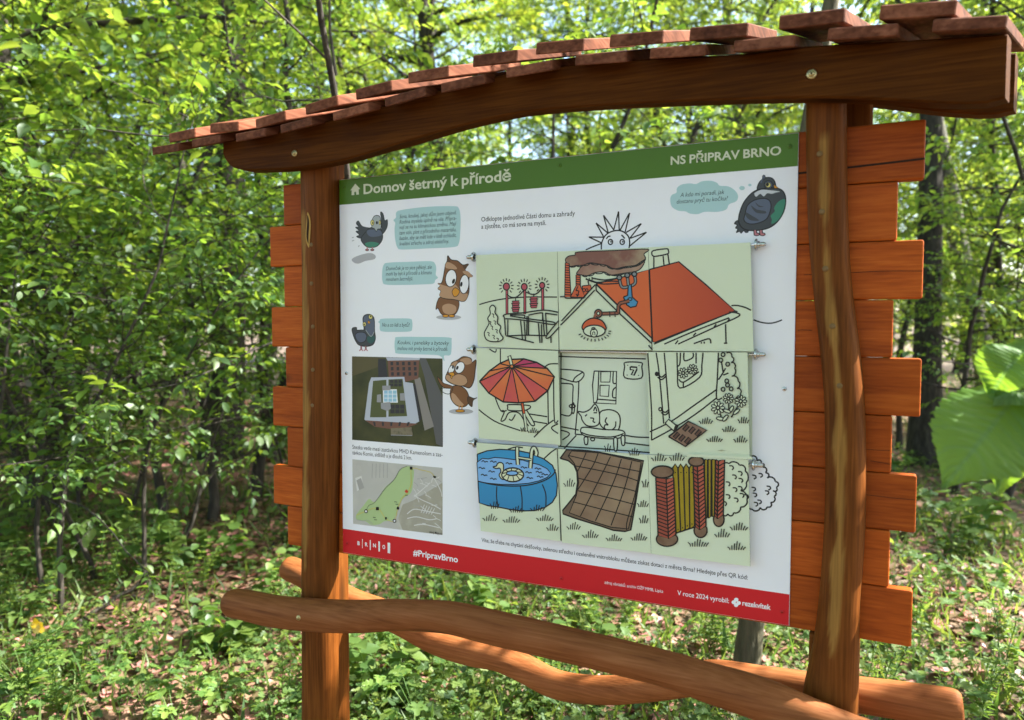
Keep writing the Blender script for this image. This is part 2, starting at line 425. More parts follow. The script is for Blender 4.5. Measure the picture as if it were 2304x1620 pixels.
# the two arched beams under the roof
def slope(x): return 0.36 if x < 0.9 else 0.36 - 0.17 * min(1, (x - 0.9) / 0.6)
def skew(x): return 0.0 if x < 1.0 else 0.24 * min(1, (x - 1.0) / 0.45)
b_bot = [(-.328, .078), (-.318, .060), (-.295, .042), (-.255, .031), (-.212, .026), (-.053, .019), (.104, .027), (.263, .050), (.393, .068), (.515, .081), (.631, .087), (.843, .076), (1.079, .056), (1.223, .041), (1.326, .026), (1.495, -.005), (1.548, -.001)]
b_top = [(-.330, .100), (-.021, .113), (.13, .124), (.264, .138), (.455, .156), (.608, .166), (.842, .153), (1.078, .130), (1.246, .122), (1.399, .107), (1.550, .094)]
def beam(name, dy0, dy1, dzf, end_cut, xoff, parent=stand):
    bot = np.array(smooth_curve(b_bot, n=4)); top = np.array(smooth_curve(b_top, n=4))
    xs = np.concatenate([np.linspace(-.3285, -.29, 6), np.linspace(-.27, 1.548, 64)])
    zb = np.interp(xs, bot[:, 0], bot[:, 1]); zt = np.interp(xs, top[:, 0], top[:, 1]) + 0.017
    n = len(xs)
    prof = []                                    # rounded long edges: (how far in from the face, how far in from the edge)
    V = []
    E_ = 0.004
    ring = [(dy0 + E_, 0, 0), (dy0, E_, 0), (dy0, E_, 1), (dy0 + E_, 0, 1), (dy1 - E_, 0, 1), (dy1, E_, 1), (dy1, E_, 0), (dy1 - E_, 0, 0)]
    for i in range(n):
        k = max(0.0, (xs[i] - 1.45) / 0.098)
        for y, e, t in ring:
            z = zt[i] - e if t else zb[i] + e
            V.append((xs[i] + end_cut * k * (y - dy0) / (dy1 - dy0) + xoff(xs[i]), y, ZT + z + dzf(xs[i])))
    F = []
    for i in range(n - 1):
        for j in range(8): F.append((i * 8 + j, i * 8 + (j + 1) % 8, (i + 1) * 8 + (j + 1) % 8, (i + 1) * 8 + j))
    F.append(tuple(range(8))[::-1]); F.append(tuple((n - 1) * 8 + j for j in range(8)))
    o = mk(name, V, F, M_BEAM, parent)
    bm = bmesh.new(); bm.from_mesh(o.data); bmesh.ops.recalc_face_normals(bm, faces=bm.faces); bm.to_mesh(o.data); bm.free()
    return o
front_beam = beam('front_beam', -0.102, -0.0585, lambda x: 0.0, 0.013, lambda x: 0.0)
rear_beam = beam('rear_beam', 0.100, 0.143, lambda x: slope(x) * 0.205 - 0.012 * max(0, min(1, (x - 1.1) * 3)), 0.012, lambda x: 0.045 * max(0, min(1, (x - 1.0) * 2)))
# bolts through the front beam
def bolt(u, v, y, r, parent):
    p = on_y(u, v, y)
    disc('bolt', (p[0], y, p[2]), r, 0.003, M_BRASS, parent, seg=24)
    disc('bolt', (p[0], y - .003, p[2]), r * .62, 0.004, M_BRASS, parent, seg=6)
    disc('bolt', (p[0], y - .0068, p[2]), r * .22, 0.0006, M_DARKGAP, parent, seg=6)
bolt(1826, 167, -0.102, .0098, front_beam)
bolt(663, 345, -0.102, .0088, front_beam)

# roof boards: (x, z of the upper left front corner, width, tilt in degrees), measured from the photograph
UP = [(-.493, .146, .106, 2.5), (-.326, .155, .107, -3.2), (-.162, .148, .106, 6.1), (.010, .165, .106, 6.2), (.173, .182, .108, 4.1), (.327, .202, .113, .2), (.505, .215, .114, -1.9), (.662, .221, .113, -4.6), (.833, .209, .115, -4.7), (1.001, .196, .114, -4.7), (1.171, .191, .116, -2.9), (1.345, .177, .121, -5.9)]
LO = [(-.563, .114, .109, .5), (-.400, .119, .111, 1.5), (-.231, .116, .106, 2.5), (-.070, .121, .106, 5.2), (.102, .134, .110, 5.6), (.259, .150, .118, 5.8), (.418, .164, .118, 3.0), (.590, .174, .112, .8), (.755, .179, .115, -4.8), (.920, .168, .115, -5.2), (1.087, .157, .114, -3.4), (1.258, .150, .117, -4.9), (1.429, .137, .112, -6.1)]
def roof_plank(x, z, w, ang, th, ly):
    a = math.radians(ang)
    u = np.array([math.cos(a), 0, math.sin(a)]); t = np.array([math.sin(a), 0, -math.cos(a)])
    xm = x + w / 2
    y0 = -0.15 + rnd.uniform(-.006, .004)
    d = np.array([skew(xm), 1.0, slope(xm)]) * (ly + rnd.uniform(-.02, .02))
    o = np.array([x, y0, ZT + z])
    c = [o, o + u * w, o + u * w + t * th, o + t * th]
    bm = bmesh.new()
    vs = [bm.verts.new(p) for p in c] + [bm.verts.new(p + d) for p in c]
    for f in ((0, 3, 2, 1), (4, 5, 6, 7), (0, 1, 5, 4), (1, 2, 6, 5), (2, 3, 7, 6), (3, 0, 4, 7)): bm.faces.new([vs[i] for i in f])
    bmesh.ops.recalc_face_normals(bm, faces=bm.faces)
    bmesh.ops.bevel(bm, geom=list(bm.edges), offset=0.0022, segments=1, affect='EDGES')
    mk_bm('roof_plank', bm, M_ROOF, stand)
for p in LO: roof_plank(*p, .0225, .40)
for p in UP: roof_plank(*p, .0265, .41)

# the two crossing rails
def rail(name, ctr, r0, scr=None):
    C = np.array(smooth_curve(ctr, n=9)); n = len(C); ns = 26
    T = np.gradient(C, axis=0); T /= np.linalg.norm(T, axis=1)[:, None]
    V, S = [], []
    prof = np.ones(n)
    for e, idx in ((0, range(n)), (1, range(n - 1, -1, -1))):
        acc = 0
        for q, i in enumerate(idx):
            if q > 4: break
            prof[i] = [0.72, 0.90, 0.96, 0.99, 1.0][q]
    for i in range(n):
        s = np.cross(T[i], [0, 0, 1.0]); s /= np.linalg.norm(s); u = np.cross(s, T[i])
        for j in range(ns):
            t = 2 * math.pi * j / ns
            k = i / n * 9
            rr = r0 * prof[i] * (1 + .05 * math.sin(k * 1.7 + t) + .035 * math.sin(2 * t + k * 2.6) + .02 * math.sin(3 * t + k * 4.1) + .05 * math.sin(k * .9 + 1))
            p = C[i] + s * (rr * math.cos(t)) + u * (rr * math.sin(t))
            V.append(p)
            sv = 0
            if scr:
                f = min(1, max(0, 1 - abs(p[0] - scr[0]) / scr[1])) ; g = 1 - abs(((t - scr[2] + math.pi) % (2 * math.pi)) - math.pi) / (.55 * math.sqrt(f) + 1e-6)
                sv = min(1, max(0, g * 4)) if f > 0 else 0
            S.append(sv)
    F = []
    for i in range(n - 1):
        for j in range(ns): F.append((i * ns + j, i * ns + (j + 1) % ns, (i + 1) * ns + (j + 1) % ns, (i + 1) * ns + j))
    F.append(tuple(range(ns))[::-1]); F.append(tuple((n - 1) * ns + j for j in range(ns)))
    o = mk(name, V, F, M_RAIL, stand, smooth=True)
    at = o.data.attributes.new('scrape', 'FLOAT', 'POINT'); at.data.foreach_set('value', S)
    return o
def px_path(pts, y): return [tuple(on_y(u, v, y)) for u, v in pts]
fr = px_path([(517, 1358), (560, 1363), (640, 1376), (780, 1386), (900, 1383), (1000, 1390), (1100, 1411), (1300, 1455), (1500, 1504), (1600, 1535), (1700, 1570), (1800, 1612)], -0.097)
fr += [(1.34, -0.097, fr[-1][2] - .022), (1.45, -0.097, fr[-1][2] - .043), (1.56, -0.09, fr[-1][2] - .055)]
front_rail = rail('rail', fr, .0415, (-.07, .12, 3.45))
rr_ = px_path([(643, 1277), (690, 1297), (786, 1350), (885, 1388), (983, 1442), (1059, 1468), (1120, 1481), (1180, 1506), (1257, 1541), (1362, 1552), (1467, 1543), (1546, 1529), (1610, 1524), (1703, 1538), (1808, 1550), (1939, 1565), (2060, 1580), (2166, 1592)], 0.137)
rear_rail = rail('rail', rr_, .0385)
bolt(672, 1390, -0.1385, .0072, front_rail)
# ------------------------------------------------------------------ the printed panel
panel = thing('information_board', 'white printed panel with green heading, red footer and nine-part house picture of hinged flaps', 'information board', (0.6, 0.0, ZT - 1.0568))
PW, PHT = 1.2, 1.0568
mk_bm('board_sheet', box_bm(0.0, PW, 0.0, 0.004, ZT - PHT, ZT, 0.0008, 1), M_WHITE, panel)

REG = {'R1': (750, 280, .26017), 'R2': (1250, 280, .26027), 'R3': (750, 680, .26017), 'R4': (1250, 680, .26027), 'R5': (750, 1000, .26017), 'R6': (1250, 1000, .26027)}
INK = printed('black_ink', (0.012, 0.012, 0.010))
class Print:
    """flat print on the plane Y = y: ink areas and pen lines, one mesh"""
    def __init__(self, name, parent, y, reg='R1'):
        self.name, self.parent, self.y0, self.reg = name, parent, y, reg
        self.V, self.F, self.M, self.mats, self.k = [], [], [], [], 0
    def w(self, p, reg=None):
        ox, oy, s = REG[reg or self.reg]
        q = on_y(ox + p[0] * s, oy + p[1] * s, self.y0)
        return np.array([q[0], q[2]])
    def mi(self, m):
        if m not in self.mats: self.mats.append(m)
        return self.mats.index(m)
    def _add(self, P2, faces, mat):
        self.k += 1
        y = self.y0 - 0.00025 - self.k * 0.00002
        b = len(self.V)
        for p in P2: self.V.append((p[0], y, p[1]))
        i = self.mi(mat)
        for f in faces: self.F.append(tuple(b + j for j in f)); self.M.append(i)
    def poly(self, P, mat):
        P = [np.asarray(p, float) for p in P]
        tris = tessellate_polygon([[Vector((p[0], p[1], 0)) for p in P]])
        out = []
        for t in tris:
            a, b, c = (P[i] for i in t)
            cr = (b[0] - a[0]) * (c[1] - a[1]) - (b[1] - a[1]) * (c[0] - a[0])
            out.append(tuple(t) if cr > 0 else tuple(t[::-1]))
        self._add(P, out, mat)
    def fill(self, pts, mat, smooth=False, edge=0, reg=None, n=4):
        P = [self.w(p, reg) for p in pts]
        if smooth: P = smooth_curve(P, True, n)
        self.poly(P, mat)
        if edge: self.stroke(P + [P[0]], edge)
    def stroke(self, P, width, mat=None):
        P = [np.asarray(p, float) for p in P]
        Q = [P[0]]
        for p in P[1:]:
            if np.linalg.norm(p - Q[-1]) > 1e-5: Q.append(p)
        if len(Q) < 2: return
        V, F = ribbon_faces(Q, width * (1.22 if mat in (None, INK) else 1.0))
        self._add(V, [f[::-1] for f in F], mat or INK)
    def line(self, pts, width=.0024, mat=None, smooth=True, reg=None):
        P = [self.w(p, reg) for p in pts]
        if smooth and len(P) > 2: P = smooth_curve(P, False, 4)
        else:
            R = []
            for a, b in zip(P[:-1], P[1:]): R += [a, a + (b - a) * .98]
            P = R + [P[-1]]
        self.stroke(P, width, mat)
    def ell(self, c, rx, ry, mat, edge=0, rot=0, reg=None, seg=20):
        cr, sr = math.cos(math.radians(rot)), math.sin(math.radians(rot))
        pts = []
        for k in range(seg):
            t = 2 * math.pi * k / seg
            x, y = rx * math.cos(t), ry * math.sin(t)
            pts.append((c[0] + x * cr - y * sr, c[1] + x * sr + y * cr))
        if mat: self.fill(pts, mat, edge=edge, reg=reg)
        else:
            P = [self.w(p, reg) for p in pts]; self.stroke(P + [P[0]], edge)
    def tuft(self, x, y, n=5, h=55, sp=16, lean=0.25, w=.0019, reg=None):
        for k in range(n):
            o = (k - (n - 1) / 2)
            hh = h * (0.7 + 0.3 * math.cos(o * 1.1)) * rnd.uniform(.85, 1.1)
            self.line([(x + o * sp, y), (x + o * sp * (1 + lean * .4) + 3, y - hh * .5), (x + o * sp * (1 + lean) + (-6 if k == 0 else 8), y - hh)], w, reg=reg)
    def scallop(self, pts, width=.0022, bulge=18, reg=None):
        """a line of outward bumps along a polyline"""
        for a, b in zip(pts[:-1], pts[1:]):
            dx, dy = b[0] - a[0], b[1] - a[1]; L_ = math.hypot(dx, dy) or 1
            nx, ny = dy / L_, -dx / L_
            self.line([a, (a[0] + dx * .2 + nx * bulge * .75, a[1] + dy * .2 + ny * bulge * .75), (a[0] + dx * .5 + nx * bulge, a[1] + dy * .5 + ny * bulge), (a[0] + dx * .8 + nx * bulge * .75, a[1] + dy * .8 + ny * bulge * .75), b], width, reg=reg)
    def text(self, s, a, b, cap, mat=None, bold=0.0, italic=False, reg=None, regb=None):
        A = self.w(a, reg); B = self.w(b, regb or reg)
        z = (A[1] + B[1]) / 2
        V, F = glyphs(s, bold, italic)
        x0, x1 = V[:, 0].min(), V[:, 0].max()
        sx = (B[0] - A[0]) / (x1 - x0)
        P = np.stack([A[0] + (V[:, 0] - x0) * sx, z + V[:, 1] * cap * (1.14 if cap < .015 else 1.06) / 0.729], 1)
        self._add(P, F, mat or INK)
    def done(self):
        return mk(self.name, self.V, self.F, self.mats, self.parent, fmat=self.M)
_gl = {}
def glyphs(s, bold, italic):
    c = bpy.data.curves.new('lettering', 'FONT')
    c.body = s; c.size = 1.0; c.resolution_u = 3; c.offset = bold; c.shear = 0.22 if italic else 0.0
    c.space_word = 0.85
    o = bpy.data.objects.new('lettering', c)
    COL.objects.link(o)
    me = o.to_mesh()
    V = np.empty(len(me.vertices) * 3); me.vertices.foreach_get('co', V); V = V.reshape(-1, 3)[:, :2].copy()
    F = []
    for p in me.polygons:
        f = list(p.vertices); a, b, d = V[f[0]], V[f[1]], V[f[2]]
        cr = 0.0
        for i in range(len(f)):
            q, r = V[f[i]], V[f[(i + 1) % len(f)]]; cr += q[0] * r[1] - q[1] * r[0]
        F.append(tuple(f) if cr > 0 else tuple(f[::-1]))
    o.to_mesh_clear()
    bpy.data.objects.remove(o); bpy.data.curves.remove(c)
    return V, F

C_GREEN = printed('heading_green', (0.065, 0.155, 0.006), (0.08, 0.19, 0.010))
C_RED = printed('footer_red', (0.58, 0.010, 0.016))
C_PALE = printed('heading_letters', (0.62, 0.66, 0.48))
C_WHITE = printed('white_ink', (0.84, 0.84, 0.86))
C_BUB = printed('bubble_teal', (0.40, 0.60, 0.61))
C_GREYSH = printed('bird_shadow', (0.42, 0.42, 0.44))

def rect(name, x0, x1, z0, z1, mat, y=-0.00015, parent=panel):
    return mk(name, [(x0, y, z0), (x1, y, z0), (x1, y, z1), (x0, y, z1)], [(0, 1, 2, 3)], mat, parent)
rect('heading_band', 0.0008, PW - .0008, ZT - .0695, ZT - .0008, C_GREEN)
rect('footer_band', 0.0008, PW - .0008, ZT - PHT + .0008, ZT - .9873, C_RED)

def PP(name, reg, parent=panel, y=0.0): return Print(name, parent, y, reg)
d = PP('heading_text', 'R1')
d.text('Domov šetrný k přírodě', (262, 600), (1537, 487), .0262, C_PALE, bold=.022)
d.fill([(190, 512), (234, 558), (219, 561), (222, 606), (199, 608), (198, 587), (190, 580), (181, 588), (182, 610), (158, 612), (160, 570), (147, 572)], C_PALE)
d.done(); d = PP('heading_text', 'R2')
d.text('NS PŘIPRAV BRNO', (995, 348), (1950, 262), .0181, C_PALE, bold=.022, reg='R2')
d.done()

# speech bubbles with their words
d = PP('speech_bubble', 'R1')
d.fill([(545, 760), (600, 738), (820, 712), (1040, 707), (1085, 725), (1100, 800), (1098, 930), (1085, 1030), (1040, 1060), (820, 1072), (600, 1082), (555, 1065), (535, 990), (530, 900), (536, 852), (520, 828), (542, 805)], C_BUB, True)
for s, a, b in (('Sova, koukej, jakej dům jsem objevil.', (573, 810), (1065, 780)), ('Rodina myslela úplně na vše. Připra-', (573, 860), (1065, 825)), ('vují se na tu klimatickou změnu. Mají', (573, 905), (1065, 873)),
                ('tam stín, plot z přírodního materiálu,', (573, 952), (1063, 925)), ('bazén, aby se měli kde v létě ochladit,', (573, 998), (1063, 975)), ('kvalitní střechu a zdroj elektřiny.', (573, 1045), (1000, 1028))):
    d.text(s, a, b, .0092, italic=True, bold=.0)
d.done()
d = PP('speech_bubble', 'R1')
d.fill([(435, 1215), (480, 1195), (660, 1188), (840, 1183), (880, 1205), (890, 1250), (886, 1300), (905, 1325), (882, 1345), (868, 1375), (800, 1382), (600, 1388), (455, 1385), (427, 1360), (422, 1290)], C_BUB, True)
for s, a, b in (('Domeček je to sice pěkný, ale', (455, 1262), (852, 1247)), ('mohl by být k přírodě a klimatu', (455, 1308), (852, 1295)), ('mnohem šetrnější.', (455, 1355), (688, 1348))):
    d.text(s, a, b, .0092, italic=True, bold=.0)
d.done()
d = PP('speech_bubble', 'R3')
d.fill([(400, 160), (420, 143), (540, 140), (660, 142), (682, 165), (682, 225), (662, 252), (540, 256), (425, 253), (402, 232), (402, 185), (388, 172)], C_BUB, True)
d.text('No a co lidi z bytů?', (422, 211), (662, 212), .0095, italic=True, bold=.0)
d.done()
d = PP('speech_bubble', 'R3')
d.fill([(535, 320), (560, 300), (780, 300), (1000, 305), (1022, 335), (1020, 430), (1005, 460), (958, 462), (960, 510), (918, 462), (780, 452), (560, 445), (535, 420), (530, 370)], C_BUB, True)
d.text('Koukni, i paneláky a bytovky', (555, 364), (1002, 368), .0095, italic=True, bold=.0)
d.text('mohou mít prvky šetrné k přírodě.', (555, 414), (990, 421), .0095, italic=True, bold=.0)
d.done()
d = PP('thought_bubble', 'R2')
d.fill([(992, 650), (1005, 610), (1045, 590), (1050, 550), (1090, 520), (1160, 510), (1215, 515), (1265, 492), (1340, 487), (1395, 505), (1420, 530), (1490, 535), (1550, 570), (1578, 620), (1560, 665), (1500, 690), (1475, 735), (1400, 755), (1290, 755), (1230, 775), (1160, 770), (1125, 752), (1060, 745), (1005, 710)], C_BUB, True)
d.ell((1612, 550), 24, 18, C_BUB); d.ell((1680, 524), 14, 11, C_BUB)
d.text('A kdo mi poradí, jak', (1078, 628), (1460, 600), .0086, italic=True, bold=.0)
d.text('dostanu pryč tu kočku?', (1048, 685), (1490, 655), .0086, italic=True, bold=.0)
d.done()

d = PP('body_text', 'R1')
d.text('Odklopte jednotlivé části domu a zahrady', (1280, 838), (2090, 790), .0108, bold=.004)
d.text('a zjistěte, co má sova na mysli.', (1280, 903), (1840, 868), .0108, bold=.004)
d.done(); d = PP('body_text', 'R3')
d.text('Stezka vede mezi zastávkou MHD Kamenolom a zas-', (165, 1268), (945, 1335), .0104, bold=.0, reg='R3')
d.text('távkou Komín, sídliště a je dlouhá 2 km.', (165, 1316), (680, 1363), .0104, bold=.0, reg='R3')
d.done(); d = PP('body_text', 'R5')
d.text('Víte, že třeba na chytání dešťovky, zelenou střechu i ozelenění vnitrobloku můžete získat dotaci z města Brna? Hledejte přes QR kód:', (1282, 843), (1662, 1165), .0092, bold=.006, reg='R5', regb='R6')
d.done()
d = PP('city_logo', 'R5')
for ch, x0, y0, x1, y1 in (('B', 209, 868, 230, 871), ('R', 275, 879, 298, 882), ('N', 344, 888, 369, 891), ('O', 425, 901, 449, 904)):
    d.text(ch, (x0, y0), (x1, y1), .0098, C_WHITE, bold=.03)
for x, y0, y1, w in ((252, 817, 897, .0016), (320, 827, 912, .0032), (397, 838, 925, .0052), (481, 850, 940, .0083)):
    d.line([(x, y0), (x, y1)], w, C_WHITE, False)
d.done(); d = PP('footer_text', 'R5')
d.text('#PripravBrno', (690, 962), (1078, 1018), .0165, C_WHITE, bold=.022)
d.done(); d = PP('footer_text', 'R6')
d.text('zdroj obrázků: archiv OŽP MMB, Lipka', (423, 1207), (930, 1280), .0070, C_WHITE, reg='R6')
d.done(); d = PP('footer_text', 'R6')
d.text('V roce 2024 vyrobil:', (1053, 1305), (1500, 1368), .0104, C_WHITE, bold=.006, reg='R6')
d.text('rezekvítek', (1615, 1394), (1860, 1427), .0108, C_WHITE, bold=.02, reg='R6')
for c in ((1562, 1342), (1541, 1364), (1583, 1371), (1561, 1388)): d.ell(c, 19, 17, C_WHITE, reg='R6')
d.done()

# ---- the cartoon birds
K1 = printed('bird_charcoal', (0.055, 0.06, 0.065)); K2 = printed('bird_slate', (0.10, 0.12, 0.17)); K3 = printed('bird_green', (0.05, 0.22, 0.14)); K4 = printed('bird_light_grey', (0.38, 0.42, 0.42))
K5 = printed('bird_pink', (0.50, 0.18, 0.20)); OW1 = printed('owl_brown', (0.20, 0.085, 0.03)); OW2 = printed('owl_tan', (0.46, 0.27, 0.15)); OW3 = printed('owl_dark', (0.09, 0.045, 0.02)); OY = printed('beak_orange', (0.62, 0.27, 0.02)); YEL = printed('eye_yellow', (0.66, 0.58, 0.18))
d = PP('printed_bird', 'R1')       # flying pigeon
d.fill([(160, 1165), (230, 1130), (320, 1112), (365, 1135), (355, 1165), (280, 1180), (225, 1202), (185, 1198)], C_GREYSH, True)
d.fill([(218, 835), (250, 880), (310, 895), (335, 900), (330, 950), (280, 975), (240, 985), (200, 970), (225, 955), (195, 925), (222, 918), (192, 890), (218, 885), (198, 855)], K1, True, .0014)
d.fill([(408, 760), (432, 775), (445, 830), (468, 825), (465, 890), (430, 945), (415, 930), (420, 850)], K1, True, .0014)
d.fill([(330, 890), (400, 895), (428, 960), (415, 1015), (370, 1058), (300, 1062), (258, 1030), (240, 985), (290, 920)], K1, True, .0016)
d.fill([(295, 915), (400, 915), (420, 955), (370, 970), (310, 965)], K2, True)
d.fill([(275, 1030), (330, 1015), (395, 1030), (360, 1058), (300, 1060)], K3, True)
d.fill([(335, 830), (360, 790), (400, 795), (415, 850), (410, 900), (385, 905), (372, 925), (355, 900), (335, 890)], K4, True, .0015)
d.ell((338, 850), 15, 24, YEL, .0012); d.ell((378, 850), 9, 14, INK); d.ell((403, 848), 8, 20, YEL, .001)
d.ell((342, 852), 5, 9, INK)
for x in (293, 338): d.line([(x, 1060), (x + 2, 1085)], .003, K5); d.ell((x, 1085), 15, 8, K5, .0012)
d.ell((222, 1052), 10, 4, C_GREYSH, rot=-60); d.ell((172, 1005), 12, 4, C_GREYSH, rot=-20); d.ell((170, 978), 10, 4, C_GREYSH, rot=-20)
d.done()
d = PP('printed_bird', 'R2')       # big pigeon
d.fill([(1590, 830), (1545, 855), (1570, 870), (1555, 895), (1575, 905), (1562, 935), (1590, 925), (1605, 940), (1625, 918), (1645, 935), (1665, 918)], K1, True, .0015)
d.fill([(1750, 575), (1745, 540), (1770, 490), (1820, 460), (1870, 465), (1897, 500), (1900, 545), (1860, 590), (1790, 600)], K1, True, .0018)
d.fill([(1700, 590), (1770, 560), (1850, 550), (1930, 555), (1975, 590), (1990, 660), (1970, 760), (1910, 850), (1830, 900), (1720, 918), (1630, 905), (1585, 850), (1590, 770), (1630, 670)], K1, True, .002)
d.fill([(1640, 770), (1660, 700), (1720, 655), (1800, 640), (1850, 660), (1862, 720), (1830, 810), (1760, 850), (1680, 860), (1630, 830)], K2, True, .0016)
d.fill([(1725, 590), (1780, 565), (1860, 570), (1940, 580), (1900, 590), (1870, 600), (1830, 595), (1800, 622), (1770, 600), (1735, 625), (1720, 605)], printed('bird_pale', (0.55, 0.58, 0.62)), True)
d.fill([(1985, 650), (1930, 665), (1890, 720), (1895, 750), (1860, 790), (1870, 820), (1868, 860), (1920, 830), (1965, 760)], K3, True)
d.fill([(1690, 700), (1740, 735), (1815, 750), (1810, 770), (1730, 760)], K1, True); d.fill([(1725, 670), (1760, 700), (1800, 712), (1755, 712)], K1, True); d.fill([(1645, 760), (1700, 790), (1760, 830), (1690, 830), (1650, 800)], K1, True)
d.ell((1840, 522), 36, 34, K2, .0014); d.ell((1838, 524), 24, 22, YEL, .001); d.ell((1832, 520), 12, 16, INK, rot=30)
d.fill([(1885, 515), (1925, 550), (1890, 552)], OY, False, .001); d.line([(1775, 505), (1800, 445)], .0025, K2)
d.ell((1801, 456), 12, 18, K2, .0012)
for x in (1725, 1775): d.line([(x, 915), (x + 3, 945)], .0062); d.ell((x + 14, 950), 24, 12, K5, .0014); d.line([(x, 915), (x + 3, 945)], .0036, K5)
d.done()
d = PP('printed_bird', 'R3')       # standing pigeon
d.fill([(258, 130), (285, 107), (330, 110), (355, 150), (358, 250), (365, 310), (345, 365), (290, 382), (225, 372), (190, 330), (165, 260), (165, 225), (200, 218), (205, 240), (240, 240), (265, 235), (258, 180)], K1, True, .0018)
d.fill([(265, 130), (290, 112), (330, 118), (352, 160), (355, 250), (335, 290), (305, 270), (282, 235), (262, 180)], K2, True)
d.fill([(190, 285), (215, 262), (265, 262), (288, 290), (275, 335), (235, 350), (205, 330)], K2, True, .0014)
d.fill([(295, 300), (350, 290), (358, 330), (330, 355), (300, 345)], printed('bird_green_dark', (0.03, 0.10, 0.09)), True)
d.line([(280, 238), (305, 275), (330, 295), (355, 255)], .0016, K4)
d.ell((323, 127), 17, 20, YEL, .0012); d.ell((270, 190), 14, 19, YEL, .0012); d.ell((325, 122), 6, 9, INK); d.ell((268, 194), 6, 8, INK)
d.fill([(305, 158), (320, 172), (310, 190), (297, 172)], OY, False, .001)
for x in (242, 282): d.line([(x, 378), (x, 410)], .0044); d.line([(x, 378), (x, 408)], .0026, K5); d.line([(x - 16, 420), (x, 408), (x + 16, 420)], .003, K5)
d.done()
d = PP('printed_owl', 'R1')        # upper owl (feet at R3 y = 125 -> R1 y = 1662)
d.ell((998, 1668), 108, 22, C_GREYSH)
d.fill([(905, 1520), (930, 1495), (1050, 1500), (1088, 1540), (1075, 1610), (1040, 1650), (985, 1655), (935, 1640), (905, 1590), (888, 1600), (892, 1560)], OW1, True, .0016)
d.fill([(945, 1570), (1000, 1550), (1060, 1575), (1055, 1625), (1005, 1645), (955, 1625)], OW2, True)
d.fill([(990, 1135), (1020, 1170), (1075, 1180), (1120, 1215), (1170, 1208), (1140, 1260), (1205, 1310), (1175, 1325), (1175, 1420), (1165, 1480), (1130, 1530), (1050, 1515), (960, 1505), (920, 1480), (930, 1440), (905, 1420), (925, 1395), (905, 1375), (940, 1365), (965, 1240), (970, 1210), (985, 1180)], OW1, True, .0018)
d.fill([(990, 1140), (1015, 1185), (980, 1200)], OW3); d.fill([(1170, 1210), (1140, 1262), (1118, 1225)], OW3)
d.fill([(985, 1190), (1045, 1215), (1070, 1250), (1015, 1250), (970, 1235)], OW2, True); d.fill([(1120, 1270), (1165, 1270), (1205, 1318), (1160, 1315), (1130, 1290)], OW2, True)
d.fill([(905, 1375), (990, 1400), (1050, 1380), (1110, 1450), (1165, 1470), (1130, 1528), (1050, 1512), (960, 1502), (918, 1480), (932, 1440), (905, 1420), (925, 1398)], OW2, True)
d.ell((1018, 1330), 47, 75, C_WHITE, .0018, rot=8); d.ell((1133, 1382), 40, 82, C_WHITE, .0018, rot=5)
d.ell((1040, 1356), 12, 23, INK, rot=20); d.ell((1108, 1382), 10, 22, INK, rot=10)
d.fill([(1055, 1412), (1092, 1440), (1075, 1480), (1045, 1488), (1028, 1445)], OY, True, .0014)
for x in (972, 1025): d.ell((x, 1656), 26, 12, OY, .0012)
d.done()
d = PP('printed_owl', 'R3')        # lower owl
d.ell((1105, 945), 105, 24, C_GREYSH)
d.fill([(1028, 730), (1085, 722), (1140, 750), (1172, 810), (1170, 870), (1130, 905), (1070, 895), (1025, 850), (1010, 790)], OW1, True, .0016)
d.fill([(1022, 790), (1050, 795), (1095, 850), (1130, 890), (1075, 892), (1030, 850)], OW2, True)
d.fill([(1020, 745), (960, 740), (920, 700), (900, 645), (930, 670), (955, 700), (1000, 715), (1035, 735), (1010, 790), (960, 785), (925, 745)], OW1, True, .0014)
d.fill([(1165, 815), (1215, 830), (1245, 825), (1210, 850), (1200, 905), (1165, 870)], OW3, True, .001)
d.fill([(1030, 520), (1075, 500), (1125, 470), (1190, 485), (1200, 520), (1235, 500), (1228, 580), (1215, 680), (1180, 740), (1120, 725), (1040, 710), (985, 680), (970, 650), (990, 600), (1015, 545)], OW1, True, .0018)
d.fill([(1110, 490), (1170, 480), (1200, 520), (1150, 540), (1100, 510)], OW2, True); d.fill([(1015, 545), (1060, 510), (1080, 540), (1030, 570)], OW2, True)
d.fill([(985, 625), (1030, 640), (1080, 620), (1140, 640), (1160, 690), (1120, 722), (1050, 712), (990, 680), (970, 650)], OW2, True, .001)
d.ell((1095, 565), 38, 52, C_WHITE, .0016, rot=25); d.ell((1022, 582), 24, 38, C_WHITE, .0014, rot=25)
d.ell((1073, 567), 10, 18, INK, rot=20); d.ell((1035, 562), 8, 14, INK)
d.fill([(1000, 615), (1035, 605), (1050, 628), (1028, 640)], OY, True, .0012); d.fill([(1012, 640), (1030, 640), (1025, 662)], OY, True, .001)
for x in (1090, 1115): d.line([(x, 895), (x - 3, 935)], .003, OY)
d.ell((1098, 940), 40, 11, OY, .0012)
d.done()

